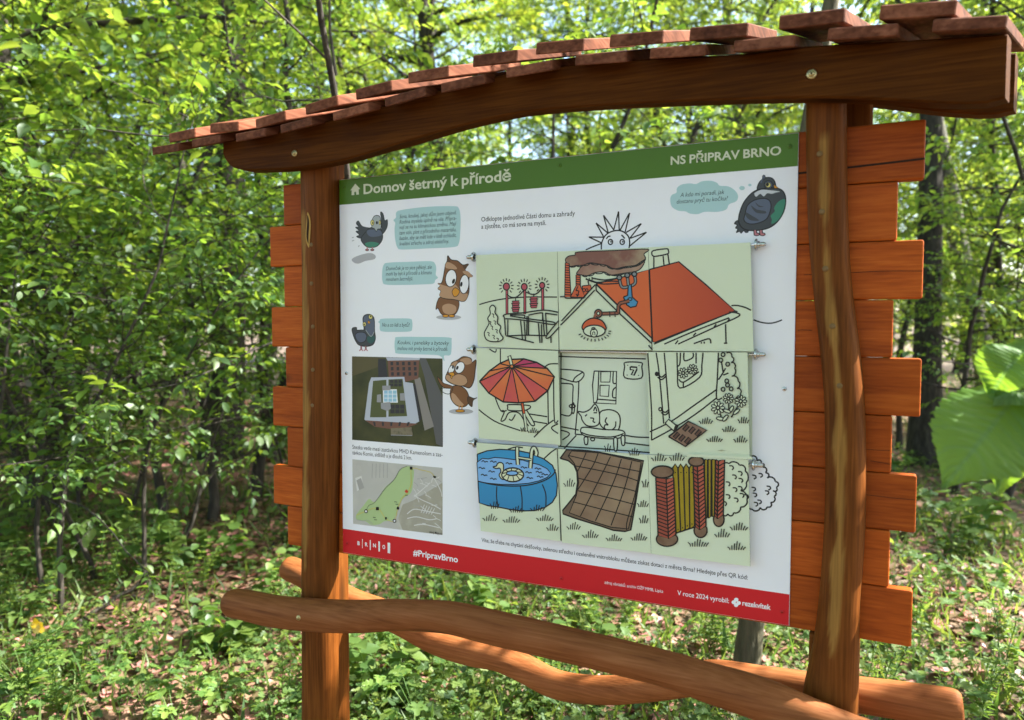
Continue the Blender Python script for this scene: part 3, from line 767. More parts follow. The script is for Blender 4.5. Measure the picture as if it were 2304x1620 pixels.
# ---- aerial photograph
d = PP('aerial_photograph', 'R3')
AG = printed('photo_lawn', (0.028, 0.035, 0.012), (0.085, 0.085, 0.028), axis=2, lo=-.0, hi=1.0, noise=2.2, nscale=14)
d.fill([(162, 468), (945, 487), (948, 1252), (163, 1190)], AG)
ROAD = printed('photo_road', (0.10, 0.10, 0.10)); PAVE = printed('photo_pavement', (0.24, 0.22, 0.20)); BR = printed('photo_brick', (0.17, 0.08, 0.055)); WH = printed('photo_roof_white', (0.46, 0.49, 0.56)); RG = printed('photo_roof_green', (0.085, 0.10, 0.035)); GL = printed('photo_glass', (0.30, 0.52, 0.66)); DK = printed('photo_dark', (0.035, 0.035, 0.04)); GY = printed('photo_grey', (0.30, 0.30, 0.31))
d.fill([(740, 482), (800, 484), (946, 820), (947, 1250), (890, 1225), (790, 650)], ROAD)
d.fill([(700, 660), (750, 650), (870, 1075), (790, 1110)], PAVE)
d.fill([(385, 490), (455, 492), (470, 650), (390, 650)], DK); d.fill([(162, 470), (390, 480), (385, 560), (162, 640)], printed('photo_dry_lawn', (0.10, 0.085, 0.035)))
d.fill([(470, 495), (745, 498), (735, 660), (620, 690), (480, 650)], BR)
d.fill([(455, 478), (750, 482), (745, 500), (470, 505)], WH)
for r_ in range(3):
    for c_ in range(5): d.fill([(495 + c_ * 50 + r_ * 3, 515 + r_ * 45), (518 + c_ * 50 + r_ * 3, 515 + r_ * 45), (518 + c_ * 50 + r_ * 3, 545 + r_ * 45), (495 + c_ * 50 + r_ * 3, 545 + r_ * 45)], DK)
d.fill([(330, 650), (615, 645), (622, 690), (690, 700), (745, 1030), (690, 1060), (310, 1040), (270, 1015), (310, 700)], WH)
d.fill([(345, 680), (460, 670), (460, 995), (318, 995)], RG); d.fill([(478, 668), (600, 662), (640, 985), (478, 990)], RG)
for r_ in range(2):
    for c_ in range(3):
        x, y = 492 + c_ * 36, 672 + r_ * 30; d.fill([(x, y), (x + 30, y), (x + 31, y + 26), (x, y + 26)], DK)
        x, y = 495 + c_ * 42, 885 + r_ * 40; d.fill([(x, y), (x + 37, y), (x + 38, y + 36), (x, y + 36)], DK)
d.fill([(430, 755), (550, 752), (560, 868), (432, 868)], C_WHITE)
for r_ in range(3):
    for c_ in range(3): d.fill([(440 + c_ * 38, 763 + r_ * 34), (472 + c_ * 38, 763 + r_ * 34), (473 + c_ * 38, 792 + r_ * 34), (440 + c_ * 38, 792 + r_ * 34)], GL)
d.fill([(425, 722), (495, 720), (497, 760), (427, 762)], GY); d.fill([(380, 800), (415, 795), (418, 865), (378, 865)], GY); d.fill([(578, 788), (618, 785), (622, 850), (580, 850)], GY); d.fill([(412, 870), (495, 862), (500, 920), (470, 940), (415, 920)], GY)
d.fill([(275, 1020), (735, 1050), (640, 1085), (520, 1100), (360, 1075)], BR)
for c_ in range(5): d.fill([(345 + c_ * 75, 1035), (365 + c_ * 75, 1036), (370 + c_ * 70, 1070), (355 + c_ * 70, 1070)], DK)
d.fill([(500, 1090), (680, 1080), (690, 1150), (500, 1150)], printed('photo_courtyard', (0.20, 0.17, 0.11), (0.07, 0.07, 0.04), noise=3, nscale=80)); d.line([(500, 1148), (685, 1152)], .002, GY)
d.fill([(690, 705), (712, 710), (765, 1010), (745, 1030)], DK)
d.done()

# ---- trail map
d = PP('trail_map', 'R5')
MB = printed('map_paper', (0.48, 0.47, 0.43), (0.60, 0.58, 0.52), noise=2.0, nscale=22); MG = printed('map_green', (0.40, 0.53, 0.25)); MGR = printed('map_grey', (0.36, 0.35, 0.33)); MW = printed('map_white', (0.66, 0.65, 0.62)); MY = printed('map_path', (0.62, 0.52, 0.10)); MO = printed('map_relief', (0.36, 0.34, 0.27), (0.50, 0.48, 0.40), noise=2.5, nscale=30); MRED = printed('map_red', (0.55, 0.05, 0.03))
d.fill([(165, 128), (945, 203), (945, 783), (172, 685)], MB)
d.fill([(700, 480), (945, 330), (945, 780), (600, 740), (560, 640), (600, 520)], MO)
d.fill([(640, 188), (695, 215), (690, 330), (670, 420), (600, 470), (560, 560), (520, 650), (440, 665), (400, 690), (330, 695), (280, 665), (205, 650), (200, 605), (260, 530), (310, 470), (360, 495), (450, 370), (520, 310), (580, 220)], MG, True)
for k in range(5): d.line([(340 + k * 32, 165), (335 + k * 33, 290)], .0022, MGR, False)
d.fill([(190, 290), (245, 270), (260, 370), (205, 405)], MW); d.fill([(200, 310), (240, 290), (268, 375), (225, 395)], MGR)
rr2 = random.Random(4)
for k in range(26):
    x, y = rr2.uniform(690, 900), rr2.uniform(250, 700)
    a = rr2.uniform(-.5, 1.2); L_ = rr2.uniform(30, 90)
    p = [(x, y), (min(935, x + L_ * .5 * math.cos(a) + 6), y + L_ * .5 * math.sin(a)), (min(940, x + L_ * math.cos(a)), y + L_ * math.sin(a))]
    d.line(p, .0018, MW if k % 3 else MGR)
for p in ([(700, 440), (770, 480), (860, 520), (930, 560)], [(640, 600), (700, 560), (800, 575), (930, 600)], [(640, 640), (720, 625), (830, 650), (900, 640)], [(700, 700), (780, 690), (920, 720)], [(850, 330), (870, 290), (930, 400), (940, 450)], [(840, 330), (760, 400), (700, 450)]): d.line(p, .0026, MW)
for k in range(5): d.line([(790 + k * 22, 520 + k * 8), (760 + k * 22, 590 + k * 4)], .002, MW)
d.line([(200, 650), (260, 660), (300, 655), (345, 690)], .0014, MGR); d.line([(640, 188), (580, 215), (530, 300), (450, 380), (360, 500), (310, 525), (285, 575)], .0013, printed('map_dark', (0.12, 0.13, 0.10)))
d.line([(205, 610), (280, 578), (385, 550), (455, 640), (530, 660), (560, 550), (600, 460), (640, 420), (675, 340), (678, 210), (760, 220), (840, 240), (880, 280)], .0016, MY)
for x, y in ((285, 577), (531, 660)): d.ell((x, y), 12, 13, C_WHITE, .0022)
d.fill([(370, 540), (395, 540), (398, 568), (370, 568)], INK); d.fill([(550, 545), (560, 533), (571, 545), (571, 562), (550, 562)], INK); d.fill([(448, 628), (466, 628), (462, 650), (452, 650)], INK); d.fill([(663, 190), (687, 192), (687, 218), (664, 216)], INK); d.fill([(865, 270), (892, 274), (888, 292), (868, 286)], INK)
d.fill([(620, 402), (634, 388), (650, 404), (645, 418), (625, 416)], MRED)
for x, y in ((530, 495), (540, 515), (345, 630), (355, 650), (622, 437)): d.line([(x, y), (x + 24, y + 2)], .0012, INK, False)
d.text('zdroj: Mapy.cz', (832, 766), (940, 779), .0062, INK, bold=.004)
d.done()

# ---- pen drawing of the sun, the hill line and the bush that run past the flaps
d = PP('printed_sun', 'R2')
d.line([(396, 1090), (400, 1020), (440, 950), (515, 918), (580, 925), (628, 965), (641, 1020), (634, 1080)], .0026)
for a, t, b in (((400, 1025), (287, 973), (415, 975)), ((415, 970), (350, 852), (457, 943)), ((457, 943), (415, 785), (503, 912)), ((503, 914), (545, 752), (551, 920)), ((555, 920), (640, 765), (602, 930)), ((610, 934), (742, 857), (642, 985)), ((645, 985), (787, 932), (640, 1052))): d.line([a, t, b], .0025, smooth=False)
d.line([(262, 1085), (320, 1058), (395, 1030)], .0025)
for x in (475, 577): d.ell((x, 1016), 19, 22, None, .0024); d.ell((x + 5, 1014), 6, 9, INK)
d.line([(440, 990), (455, 970), (475, 966)], .0026); d.line([(570, 955), (585, 970), (598, 987)], .0026)
d.done()
d = PP('printed_hill_line', 'R4'); d.line([(1712, 152), (1770, 172), (1840, 182), (1900, 174), (1958, 153)], .0025); d.done()
d = PP('printed_bush', 'R6')
d.scallop([(1690, 105), (1740, 140), (1775, 170), (1790, 195), (1815, 245), (1830, 290), (1900, 320), (1910, 370), (1880, 400), (1890, 450), (1860, 500), (1830, 540), (1770, 545), (1700, 560), (1670, 500)], .0027, 22)
for x, y in ((1715, 265), (1710, 370), (1720, 420), (1760, 480), (1840, 360), (1825, 400), (1770, 250), (1730, 500)): d.line([(x - 15, y), (x + 12, y + 4), (x + 18, y + 22), (x, y + 34)], .0024)
d.done()
d = PP('printed_house_front', 'R4')          # the cell without a flap: door, window, number and sleeping cat
CELL = printed('cell_pale_green', (0.63, 0.70, 0.56))
d.fill([(20, 300), (1700, 300), (1700, 1345), (20, 1260)], CELL)
W_ = .0026
d.line([(25, 468), (300, 478), (780, 490)], W_)
d.line([(48, 440), (46, 900), (45, 1250)], W_); d.line([(25, 1245), (400, 1268), (815, 1300)], W_)
d.line([(40, 578), (140, 585), (230, 600), (243, 640), (180, 690), (40, 655)], W_); d.line([(150, 690), (170, 650), (235, 605)], W_)
d.line([(45, 700), (120, 705), (150, 718), (150, 780), (135, 970), (50, 970)], W_); d.line([(202, 680), (195, 850), (170, 1140)], W_)
d.ell((145, 898), 26, 14, None, W_); d.ell((152, 915), 12, 48, None, W_)
d.line([(45, 1075), (200, 1105)], W_); d.line([(180, 1150), (75, 1265)], W_); d.line([(45, 1105), (110, 1125), (115, 1150), (60, 1190)], W_)
d.fill([(335, 595), (528, 598), (522, 880), (330, 870), (320, 720)], CELL, False, W_)
d.line([(375, 595), (362, 840), (330, 868)], W_); d.line([(362, 838), (520, 850)], W_)
d.fill([(392, 600), (478, 600), (470, 690), (392, 690)], CELL, False, W_); d.fill([(385, 718), (465, 718), (458, 815), (385, 810)], CELL, False, W_); d.line([(500, 600), (498, 695), (528, 700)], W_); d.line([(522, 735), (498, 760), (495, 820), (525, 825)], W_)
d.fill([(605, 520), (740, 522), (746, 560), (742, 655), (600, 652), (598, 560)], CELL, True, W_)
d.fill([(648, 558), (704, 563), (703, 582), (680, 630), (656, 627), (676, 586), (646, 582)], CELL, False, .0034)
for p in ((625, 545), (722, 548), (620, 630), (718, 632)): d.ell(p, 5, 5, INK)
d.fill([(385, 955), (440, 930), (500, 935), (545, 965), (560, 1020), (545, 1100), (490, 1130), (430, 1100), (385, 1050)], CELL, True, W_)
d.fill([(195, 945), (245, 950), (300, 925), (340, 880), (370, 920), (382, 990), (375, 1050), (335, 1072), (270, 1065), (232, 1020), (222, 985)], CELL, True, W_)
d.line([(445, 995), (430, 1030), (455, 1060), (430, 1060), (425, 1090), (470, 1110), (515, 1080), (522, 1030)], W_); d.line([(330, 940), (345, 905), (358, 945)], W_); d.line([(300, 1000), (330, 1005), (325, 1030), (345, 1040)], W_); d.line([(255, 985), (275, 970)], W_); d.line([(330, 955), (360, 955)], W_)
d.fill([(220, 1095), (260, 1080), (420, 1100), (560, 1105), (600, 1130), (580, 1165), (480, 1180), (300, 1165), (230, 1140)], CELL, True, W_); d.line([(225, 1125), (300, 1150), (480, 1165), (590, 1135)], W_)
for x, y, h in ((265, 1170, 55), (322, 1175, 20), (520, 1180, 95), (585, 1160, 70)): d.fill([(x - 16, y), (x + 14, y), (x + 12, y + h), (x - 10, y + h)], CELL, True, W_)
d.line([(605, 1150), (700, 1165), (810, 1168)], W_); d.line([(605, 1215), (810, 1238)], W_); d.line([(170, 1140), (230, 1145)], W_)
d.done()
# ------------------------------------------------------------------ hinged flaps, rods and screws
M_EDGE = flat('flap_edge', (0.05, 0.055, 0.045), 0.6)
def flap(corners, y_top, y_bot, label):
    """hinged sheet: photograph corners TL, TR, BR, BL; its own slight tilt"""
    ys = (y_top, y_top, y_bot, y_bot)
    C4 = [on_y(u, v, y) for (u, v), y in zip(corners, ys)]
    ym = (y_top + y_bot) / 2
    V = [tuple(p) for p in C4] + [(p[0], p[1] + 0.003, p[2]) for p in C4]
    F = [(3, 2, 1, 0), (4, 5, 6, 7), (0, 1, 5, 4), (1, 2, 6, 5), (2, 3, 7, 6), (3, 0, 4, 7)]
    o = mk('flap', V, F, [M_FLAP, M_EDGE], panel, fmat=[0, 0, 1, 1, 1, 1])
    o['label'] = label
    return o
Y1, Y2, Y3 = -0.020, -0.022, -0.024
f11 = flap([(1071, 574), (1253.6, 566), (1257, 787), (1075, 780)], Y1, Y1, 'flap with an electric substation, bushes and trestle')
f12 = flap([(1254.2, 566), (1458, 556.4), (1466, 788), (1259, 786.7)], Y1, Y1, 'flap with smoking chimneys, gable lamp and orange roof')
f13 = flap([(1458.6, 556.4), (1688.6, 545.5), (1695.6, 790.6), (1468.6, 789.3)], Y1, Y1, 'flap with red tiled roof slope and chimney')
f21 = flap([(1072, 782.8), (1256, 789.3), (1261, 1001), (1077.8, 985.7)], Y2, Y2, 'flap with orange and purple parasol')
f23 = flap([(1455.6, 792), (1682, 793), (1687, 1033.5), (1462, 1022)], Y2, Y2, 'flap with downpipe, drain grate and flowers')
f31 = flap([(1072, 996), (1253.4, 1009), (1263, 1218), (1081.7, 1194.6)], Y3, Y3, 'flap with round blue swimming pool')
f32 = flap([(1254.2, 1009.5), (1457.6, 1023), (1464.7, 1245), (1264.3, 1220.7)], Y3, Y3, 'flap with brown paved square')
f33 = flap([(1458.2, 1023), (1684, 1034), (1687.8, 1274.6), (1465.5, 1246)], Y3, Y3, 'flap with brick gateposts and yellow paling fence')
W_ = .0026
GRN = M_FLAP
ORG = printed('orange_brick', (0.55, 0.10, 0.03)); ORD = printed('brick_dark', (0.34, 0.07, 0.04)); MAG = printed('insulator_red', (0.42, 0.07, 0.09))
# -- substation
d = Print('printed_picture', f11, Y1, 'R1')
d.line([(1262, 1558), (1340, 1535), (1450, 1512), (1560, 1500), (1700, 1492), (1935, 1493)], W_)
for x, y, r, yb in ((1497, 1402, 27, 1637), (1652, 1405, 25, 1640), (1807, 1392, 22, 1605)):
    d.line([(x + 4, y + 20), (x + 5, yb)], .0064, smooth=False); d.line([(x + 4, y + 20), (x + 5, yb)], .0036, MAG, smooth=False)
    d.ell((x, y), r, r + 4, MAG, W_)
    for k in range(11):
        t = math.pi * (0.75 + 1.5 * k / 10)
        c, s = math.cos(t - math.pi / 2 + math.pi / 2), math.sin(t)
        d.line([(x + math.cos(t) * 42, y + math.sin(t) * 46), (x + math.cos(t) * 64, y + math.sin(t) * 72)], .0021)
d.line([(1502, 1468), (1540, 1495), (1590, 1490), (1648, 1438)], W_); d.line([(1664, 1448), (1720, 1470), (1765, 1460), (1806, 1415)], W_)
for x, y in ((1578, 1528), (1735, 1492)):
    d.line([(x, y - 30), (x, y)], .002)
    for k in range(5): d.fill([(x - 30 - (k % 2) * 6, y + k * 19), (x + 32 + (k % 2) * 6, y + k * 19 - 3), (x + 24, y + k * 19 + 17), (x - 22, y + k * 19 + 19)], MAG, False, .0019)
d.reg = 'R3'
d.fill([(1380, 25), (1355, 50), (1360, 100), (1338, 140), (1350, 180), (1325, 230), (1308, 270), (1325, 320), (1370, 340), (1440, 337), (1470, 310), (1452, 280), (1440, 250), (1450, 210), (1420, 180), (1425, 130), (1400, 90), (1405, 50)], GRN, True, W_)
for x, y in ((1385, 100), (1400, 160), (1375, 205), (1415, 235), (1345, 260), (1390, 285), (1425, 310), (1360, 165)): d.line([(x - 12, y), (x + 6, y + 6), (x, y + 22), (x + 10, y + 34)], .0019)
for p in ([(1468, 122), (1500, 103), (1640, 92), (1820, 68), (1950, 88)], [(1490, 142), (1600, 150), (1760, 172), (1895, 192), (1905, 172), (1700, 145), (1530, 118)], [(1470, 122), (1482, 140), (1492, 288)], [(1512, 150), (1510, 290)], [(1622, 160), (1638, 322)], [(1652, 165), (1664, 326)], [(1640, 325), (1664, 328)], [(1775, 182), (1790, 352)], [(1802, 190), (1806, 352)], [(1495, 290), (1600, 315), (1738, 350)], [(1500, 292), (1660, 285), (1850, 290)], [(1690, 120), (1690, 285)], [(1678, 120), (1675, 285)], [(1812, 88), (1828, 285)], [(1838, 90), (1850, 280)], [(1530, 110), (1650, 112), (1655, 135)], [(1690, 112), (1800, 92), (1812, 120), (1810, 165)], [(1838, 95), (1940, 110)], [(1950, 160), (1845, 292), (1870, 305), (1955, 215)], [(1885, 300), (1885, 352)]): d.line(p, W_)
d.done()
# -- chimneys, gable and lamp
d = Print('printed_picture', f12, Y1, 'R2')
SM = printed('smoke_brown', (0.20, 0.085, 0.06), (0.33, 0.24, 0.15), axis=0, lo=0, hi=1, noise=5.0, nscale=16)
SM2 = printed('smoke_light', (0.27, 0.14, 0.10), (0.36, 0.25, 0.17), noise=4.0, nscale=20)
c2 = [(182, 1292), (200, 1260), (230, 1225), (300, 1200), (440, 1215), (520, 1245), (700, 1225), (770, 1180), (742, 1240), (690, 1272), (600, 1285), (480, 1302), (420, 1275), (340, 1282), (280, 1307), (230, 1302)]
c1 = [(85, 1175), (110, 1140), (170, 1128), (195, 1103), (500, 1090), (795, 1078), (765, 1120), (778, 1160), (735, 1190), (690, 1218), (600, 1230), (510, 1248), (440, 1218), (380, 1207), (300, 1197), (240, 1217), (180, 1220), (120, 1225)]
d.fill(c2, SM2, True, .002); d.fill(c1, SM, True, .002)
for q in (c1[7:], c2[9:]): d.scallop(q[::1], .002, 12)
for (xa, xb, xc, xd, ya, yb, n_) in ((85, 118, 80, 135, 1195, 1492, 14), (178, 215, 178, 215, 1300, 1395, 5)):
    d.fill([(xa, ya), (xb, ya + 8), (xd, yb), (xc, yb)], ORG, False, .002)
    for k in range(1, n_):
        t = k / n_; d.line([(xa + (xc - xa) * t, ya + (yb - ya) * t), (xb + (xd - xb) * t, ya + 4 + (yb - ya) * t)], .0018)
d.fill([(232, 1396), (303, 1388), (312, 1420), (255, 1488), (235, 1440)], ORG, False, .002); d.ell((248, 1432), 12, 13, None, .0018); d.ell((272, 1432), 10, 12, None, .0018)
d.fill([(130, 1492), (182, 1388), (213, 1388), (258, 1495)], ORG, False, .002)
d.line([(195, 1400), (178, 1435), (205, 1440), (190, 1482)], .0022, smooth=False); d.line([(178, 1465), (190, 1485), (205, 1470)], .002, smooth=False)
d.line([(40, 1490), (80, 1490), (100, 1502), (250, 1500)], W_)
RO = printed('roof_orange', (0.68, 0.17, 0.045), (0.60, 0.12, 0.03), axis=0, lo=.0, hi=0.2); RR = printed('roof_red', (0.60, 0.12, 0.03), (0.38, 0.045, 0.02), axis=0, lo=.2, hi=.5)
d.fill([(352, 1378), (560, 1325), (808, 1256), (834, 1846), (590, 1612)], RO, False, W_)
for p in ([(345, 1385), (120, 1625), (52, 1700)], [(340, 1432), (170, 1610), (45, 1735)], [(352, 1380), (352, 1432)], [(350, 1432), (560, 1640), (832, 1892)], [(352, 1382), (600, 1625), (836, 1850)]): d.line(p, W_, smooth=False)
d.line([(262, 1335), (330, 1362), (420, 1380), (560, 1372)], W_); d.line([(318, 1328), (420, 1345), (530, 1330)], W_); d.line([(290, 1390), (288, 1345), (360, 1365), (470, 1355), (570, 1358)], W_); d.line([(270, 1345), (268, 1328)], .002); d.line([(318, 1345), (316, 1318)], .002); d.line([(292, 1348), (293, 1326)], .002)
BLU = printed('insulator_blue', (0.06, 0.24, 0.42)); BGR = printed('ball_grey', (0.20, 0.22, 0.22))
d.line([(553, 1330), (575, 1405), (640, 1400), (690, 1370), (684, 1300)], .0068); d.line([(553, 1330), (575, 1405), (640, 1400), (690, 1370), (684, 1300)], .0036, BGR)
d.line([(622, 1310), (632, 1395)], .0068); d.line([(622, 1310), (632, 1395)], .004, BGR)
d.fill([(588, 1492), (625, 1478), (630, 1392), (656, 1388), (664, 1492), (712, 1535), (697, 1572), (650, 1582), (618, 1560)], BLU, False, W_); d.ell((645, 1510), 18, 12, None, .002)
for c in ((553, 1324), (621, 1304), (683, 1294)): d.ell(c, 21, 20, BGR, W_)
pipe = [(640, 1525), (560, 1545), (545, 1570), (543, 1630), (470, 1634), (400, 1636)]
BRN = printed('pipe_brown', (0.26, 0.09, 0.05))
d.line(pipe, .0078, smooth=False); d.line(pipe, .0046, BRN, smooth=False)
d.reg = 'R4'
for x in (470, 515): d.line([(x, 78), (x + 2, 128)], .002)
d.ell((372, 97), 32, 34, BRN, W_); d.ell((372, 97), 12, 14, GRN, .002); d.line([(330, 150), (350, 100)], .006, BRN)
d.fill([(237, 235), (245, 182), (290, 147), (340, 138), (400, 158), (432, 200), (432, 240), (335, 300)], ORG, True, W_)
d.ell((337, 248), 94, 50, GRN, W_); d.ell((334, 265), 30, 36, GRN, .0022); d.ell((330, 228), 15, 10, None, .002); d.line([(325, 285), (325, 260), (340, 258), (343, 285)], .0018)
for k in range(12):
    t = math.pi * (0.02 + 0.85 * k / 11); d.line([(337 + 118 * math.cos(t) * 1.05, 245 + 72 * math.sin(t)), (337 + 140 * math.cos(t) * 1.05, 245 + 96 * math.sin(t))], .0021)
d.line([(805, 372), (838, 410)], W_)
d.done()
# -- red roof
d = Print('printed_picture', f13, Y1, 'R2')
d.fill([(812, 1254), (1065, 1187), (1300, 1385), (1552, 1610), (1200, 1750), (862, 1884), (838, 1878)], RR, False, W_)
d.line([(850, 1125), (850, 1244)], W_); d.line([(930, 1137), (938, 1220)], W_); d.line([(970, 1112), (984, 1208)], W_); d.fill([(832, 1115), (850, 1090), (960, 1075), (975, 1090), (970, 1118), (880, 1138), (845, 1138)], GRN, True, W_)
d.reg = 'R4'
for p in ([(850, 362), (1100, 258), (1520, 88), (1565, 92)], [(1500, 85), (1575, 95), (1578, 125), (1380, 215), (1060, 362)], [(940, 362), (1200, 250), (1500, 135)], [(1035, 362), (1060, 330)], [(1190, 290), (1215, 265)], [(1370, 215), (1390, 190)], [(1490, 165), (1505, 140)], [(1470, 190), (1474, 355)], [(1195, 358), (1310, 318), (1338, 325), (1342, 356)], [(1260, 345), (1262, 358)], [(1285, 340), (1287, 358)], [(1520, 30), (1570, 28), (1640, 45), (1690, 70)], [(1455, 354), (1485, 354)]): d.line(p, W_)
d.done()
# -- parasol
d = Print('printed_picture', f21, Y2, 'R3')
UO = printed('parasol_orange', (0.66, 0.27, 0.06), (0.62, 0.14, 0.05), axis=2, lo=.62, hi=.5, noise=.6, nscale=25); UM = printed('parasol_purple', (0.40, 0.025, 0.14), (0.56, 0.09, 0.07), axis=2, lo=.6, hi=.5, noise=1.4, nscale=18)
hub = (1545, 555)
rim = [(1265, 685), (1345, 785), (1470, 862), (1605, 870), (1745, 856), (1855, 765), (1913, 645), (1850, 572), (1760, 520), (1650, 490), (1520, 495), (1440, 530), (1350, 595)]
cols = [UM, UO, UM, UO, UM, UO, UO, UM, UM, UO, UO, UO, UO]
for p in ([(1445, 400), (1445, 530)], [(1945, 532), (1870, 535), (1830, 560)], [(1350, 405), (1400, 432), (1410, 405)], [(1400, 825), (1450, 940), (1500, 935)], [(1905, 640), (1912, 1020), (1945, 1022)], [(1855, 770), (1860, 1045)], [(1258, 928), (1330, 985), (1430, 1045), (1618, 1110)], [(1735, 1168), (1830, 1075), (1905, 1020)], [(1690, 965), (1850, 990)], [(1730, 1030), (1850, 1050)], [(1945, 1050), (1890, 1080), (1900, 1105), (1945, 1135)]): d.line(p, W_)
for p in ([(1450, 940), (1480, 945), (1450, 1025), (1485, 1015), (1520, 955), (1600, 955), (1650, 1020), (1690, 1070)], [(1510, 905), (1520, 935), (1660, 935), (1700, 895), (1520, 885), (1510, 905)], [(1520, 1010), (1545, 1020), (1575, 970)], [(1670, 930), (1740, 1050), (1710, 1060), (1650, 960)]): d.line(p, W_)
d.line([(1632, 862), (1672, 1118)], .0072, smooth=False); d.line([(1632, 862), (1650, 960)], .0042, ORG, smooth=False); d.line([(1652, 965), (1672, 1115)], .0042, GRN, smooth=False)
d.fill(rim, UO)
for k in range(13): d.fill([hub, rim[k], rim[(k + 1) % 13]], cols[k])
P = [d.w(p) for p in rim]; d.stroke(P + [P[0]], .0032)
for k in range(13): d.line([hub, rim[k]], .0024)
d.line([(1522, 462), (1546, 552)], .0088, smooth=False); d.line([(1524, 468), (1545, 548)], .0052, GRN, smooth=False); d.ell(hub, 15, 14, UO, .0022)
d.tuft(1725, 1130, 6, 50, 14)
d.tuft(1640, 1118, 3, 40, 12)
d.done()
# -- downpipe, grate and flowers
d = Print('printed_picture', f23, Y2, 'R4')
for p in ([(797, 440), (815, 700), (830, 950), (830, 1195)], [(815, 1120), (1000, 1030), (1200, 890), (1392, 755)], [(830, 1192), (1000, 1100), (1200, 975), (1395, 825)], [(870, 436), (900, 650), (935, 1050)], [(940, 436), (955, 620), (985, 1005)], [(1408, 436), (1400, 640), (1392, 830), (1440, 828)], [(1050, 436), (1055, 600), (1075, 742), (1245, 650), (1265, 540), (1275, 436)], [(1080, 436), (1075, 530), (1058, 555)], [(1110, 436), (1115, 505), (1185, 480), (1190, 436)], [(1215, 436), (1215, 530)], [(1065, 665), (1110, 690), (1240, 600)], [(1105, 690), (1105, 730)], [(1450, 630), (1495, 612)], [(1408, 670), (1445, 615), (1470, 570)], [(1450, 610), (1435, 520)]): d.line(p, W_)
for y in (625, 930):
    for k in (0, 22): d.line([(880 + (y - 600) * .1, y + k), (915 + (y - 600) * .1, y + 22 + k), (950 + (y - 600) * .1, y - 5 + k)], W_)
    d.ell((873 + (y - 600) * .1, y - 5), 12, 14, INK if y < 700 else GRN, W_)
def flower(x, y, r=40, stem=None):
    if stem: d.line([(x, y), stem], W_)
    for k in range(9):
        t = 2 * math.pi * k / 9; d.ell((x + r * .66 * math.cos(t), y + r * .66 * math.sin(t)), r * .38, r * .2, GRN, .0018, rot=math.degrees(t), seg=10)
    d.ell((x, y), r * .24, r * .24, GRN, .0018, seg=10)
flower(1105, 612, 46); flower(1185, 580, 44)
flower(1405, 912, 58, (1445, 1025)); flower(1495, 832, 46, (1500, 945)); flower(1602, 855, 52, (1520, 995))
for c, rot in (((1425, 1005), 10), ((1470, 1000), -50), ((1520, 925), -60), ((1485, 940), 20), ((1565, 945), -40)): d.ell(c, 34, 14, GRN, .0021, rot=rot, seg=12)
for c in ((1450, 452), (1430, 500), (1482, 680), (1488, 715), (1450, 752), (1520, 748), (1490, 535)): d.ell(c, 16, 17, None, .0023)
d.scallop([(1480, 438), (1525, 470), (1520, 520), (1550, 570), (1525, 640), (1580, 680), (1570, 745), (1600, 790), (1560, 820)], .0024, 20)
d.fill([(950, 1045), (980, 1010), (1060, 1075), (1035, 1120)], GRN, False, W_); d.ell((1042, 1085), 14, 32, INK, rot=20)
GRT = printed('grate_brown', (0.23, 0.14, 0.095))
d.fill([(980, 1160), (1150, 1028), (1310, 1105), (1125, 1245)], GRT, False, .003)
for (x, y) in ((1130, 1085), (1182, 1105), (1235, 1128), (1048, 1150), (1095, 1172), (1145, 1195)): d.line([(x - 20, y + 22), (x + 20, y - 22)], .0082, smooth=False); d.line([(x - 17, y + 19), (x + 17, y - 19)], .0046, printed('grate_slot', (0.11, 0.055, 0.04)), smooth=False)
for x, y, n in ((1300, 1050, 6), (1625, 1045, 5), (1500, 1120, 6), (1375, 1205, 7), (1600, 1210, 6)): d.tuft(x, y, n, 62, 17)
d.fill([(1395, 1283), (1440, 1272), (1478, 1282)], printed('worn_patch', (0.34, 0.36, 0.22)))
d.done()
# -- pool
d = Print('printed_picture', f31, Y3, 'R5')
PB = printed('pool_blue', (0.035, 0.27, 0.52), (0.03, 0.20, 0.40), axis=2, lo=.3, hi=.16); PW_ = printed('pool_water', (0.20, 0.42, 0.74))
d.line([(1510, 42), (1580, 22), (1640, 28)], W_); d.line([(1820, 125), (1880, 70), (1930, 35)], W_)
d.fill([(1245, 85), (1330, 55), (1440, 42), (1580, 50), (1700, 75), (1820, 125), (1895, 180), (1925, 250), (1938, 350), (1930, 440), (1895, 500), (1830, 545), (1740, 572), (1630, 575), (1520, 560), (1420, 540), (1340, 530), (1262, 505), (1252, 330)], PB, False, W_)
d.fill([(1242, 155), (1290, 120), (1340, 125), (1400, 112), (1470, 118), (1560, 130), (1640, 135), (1700, 155), (1780, 175), (1850, 210), (1880, 250), (1850, 285), (1780, 315), (1690, 335), (1580, 345), (1450, 345), (1340, 335), (1252, 318)], PW_, False, .002)
d.line([(1252, 318), (1400, 350), (1580, 360), (1720, 345), (1840, 305), (1905, 255), (1920, 215)], W_)
for p in ([(1415, 362), (1412, 450), (1425, 540)], [(1618, 362), (1632, 460), (1632, 575)], [(1808, 345), (1838, 430), (1838, 540)]): d.line(p, W_)
for x, y in ((1310, 148), (1385, 150), (1285, 205), (1370, 235), (1305, 265), (1385, 298), (1520, 165), (1650, 200), (1770, 210), (1690, 243), (1780, 240), (1830, 260), (1700, 290), (1790, 280)): d.line([(x - 28, y), (x - 12, y - 8), (x + 2, y + 4), (x + 16, y - 2), (x + 28, y + 4)], .0022)
RNG = printed('ring_cream', (0.62, 0.66, 0.45))
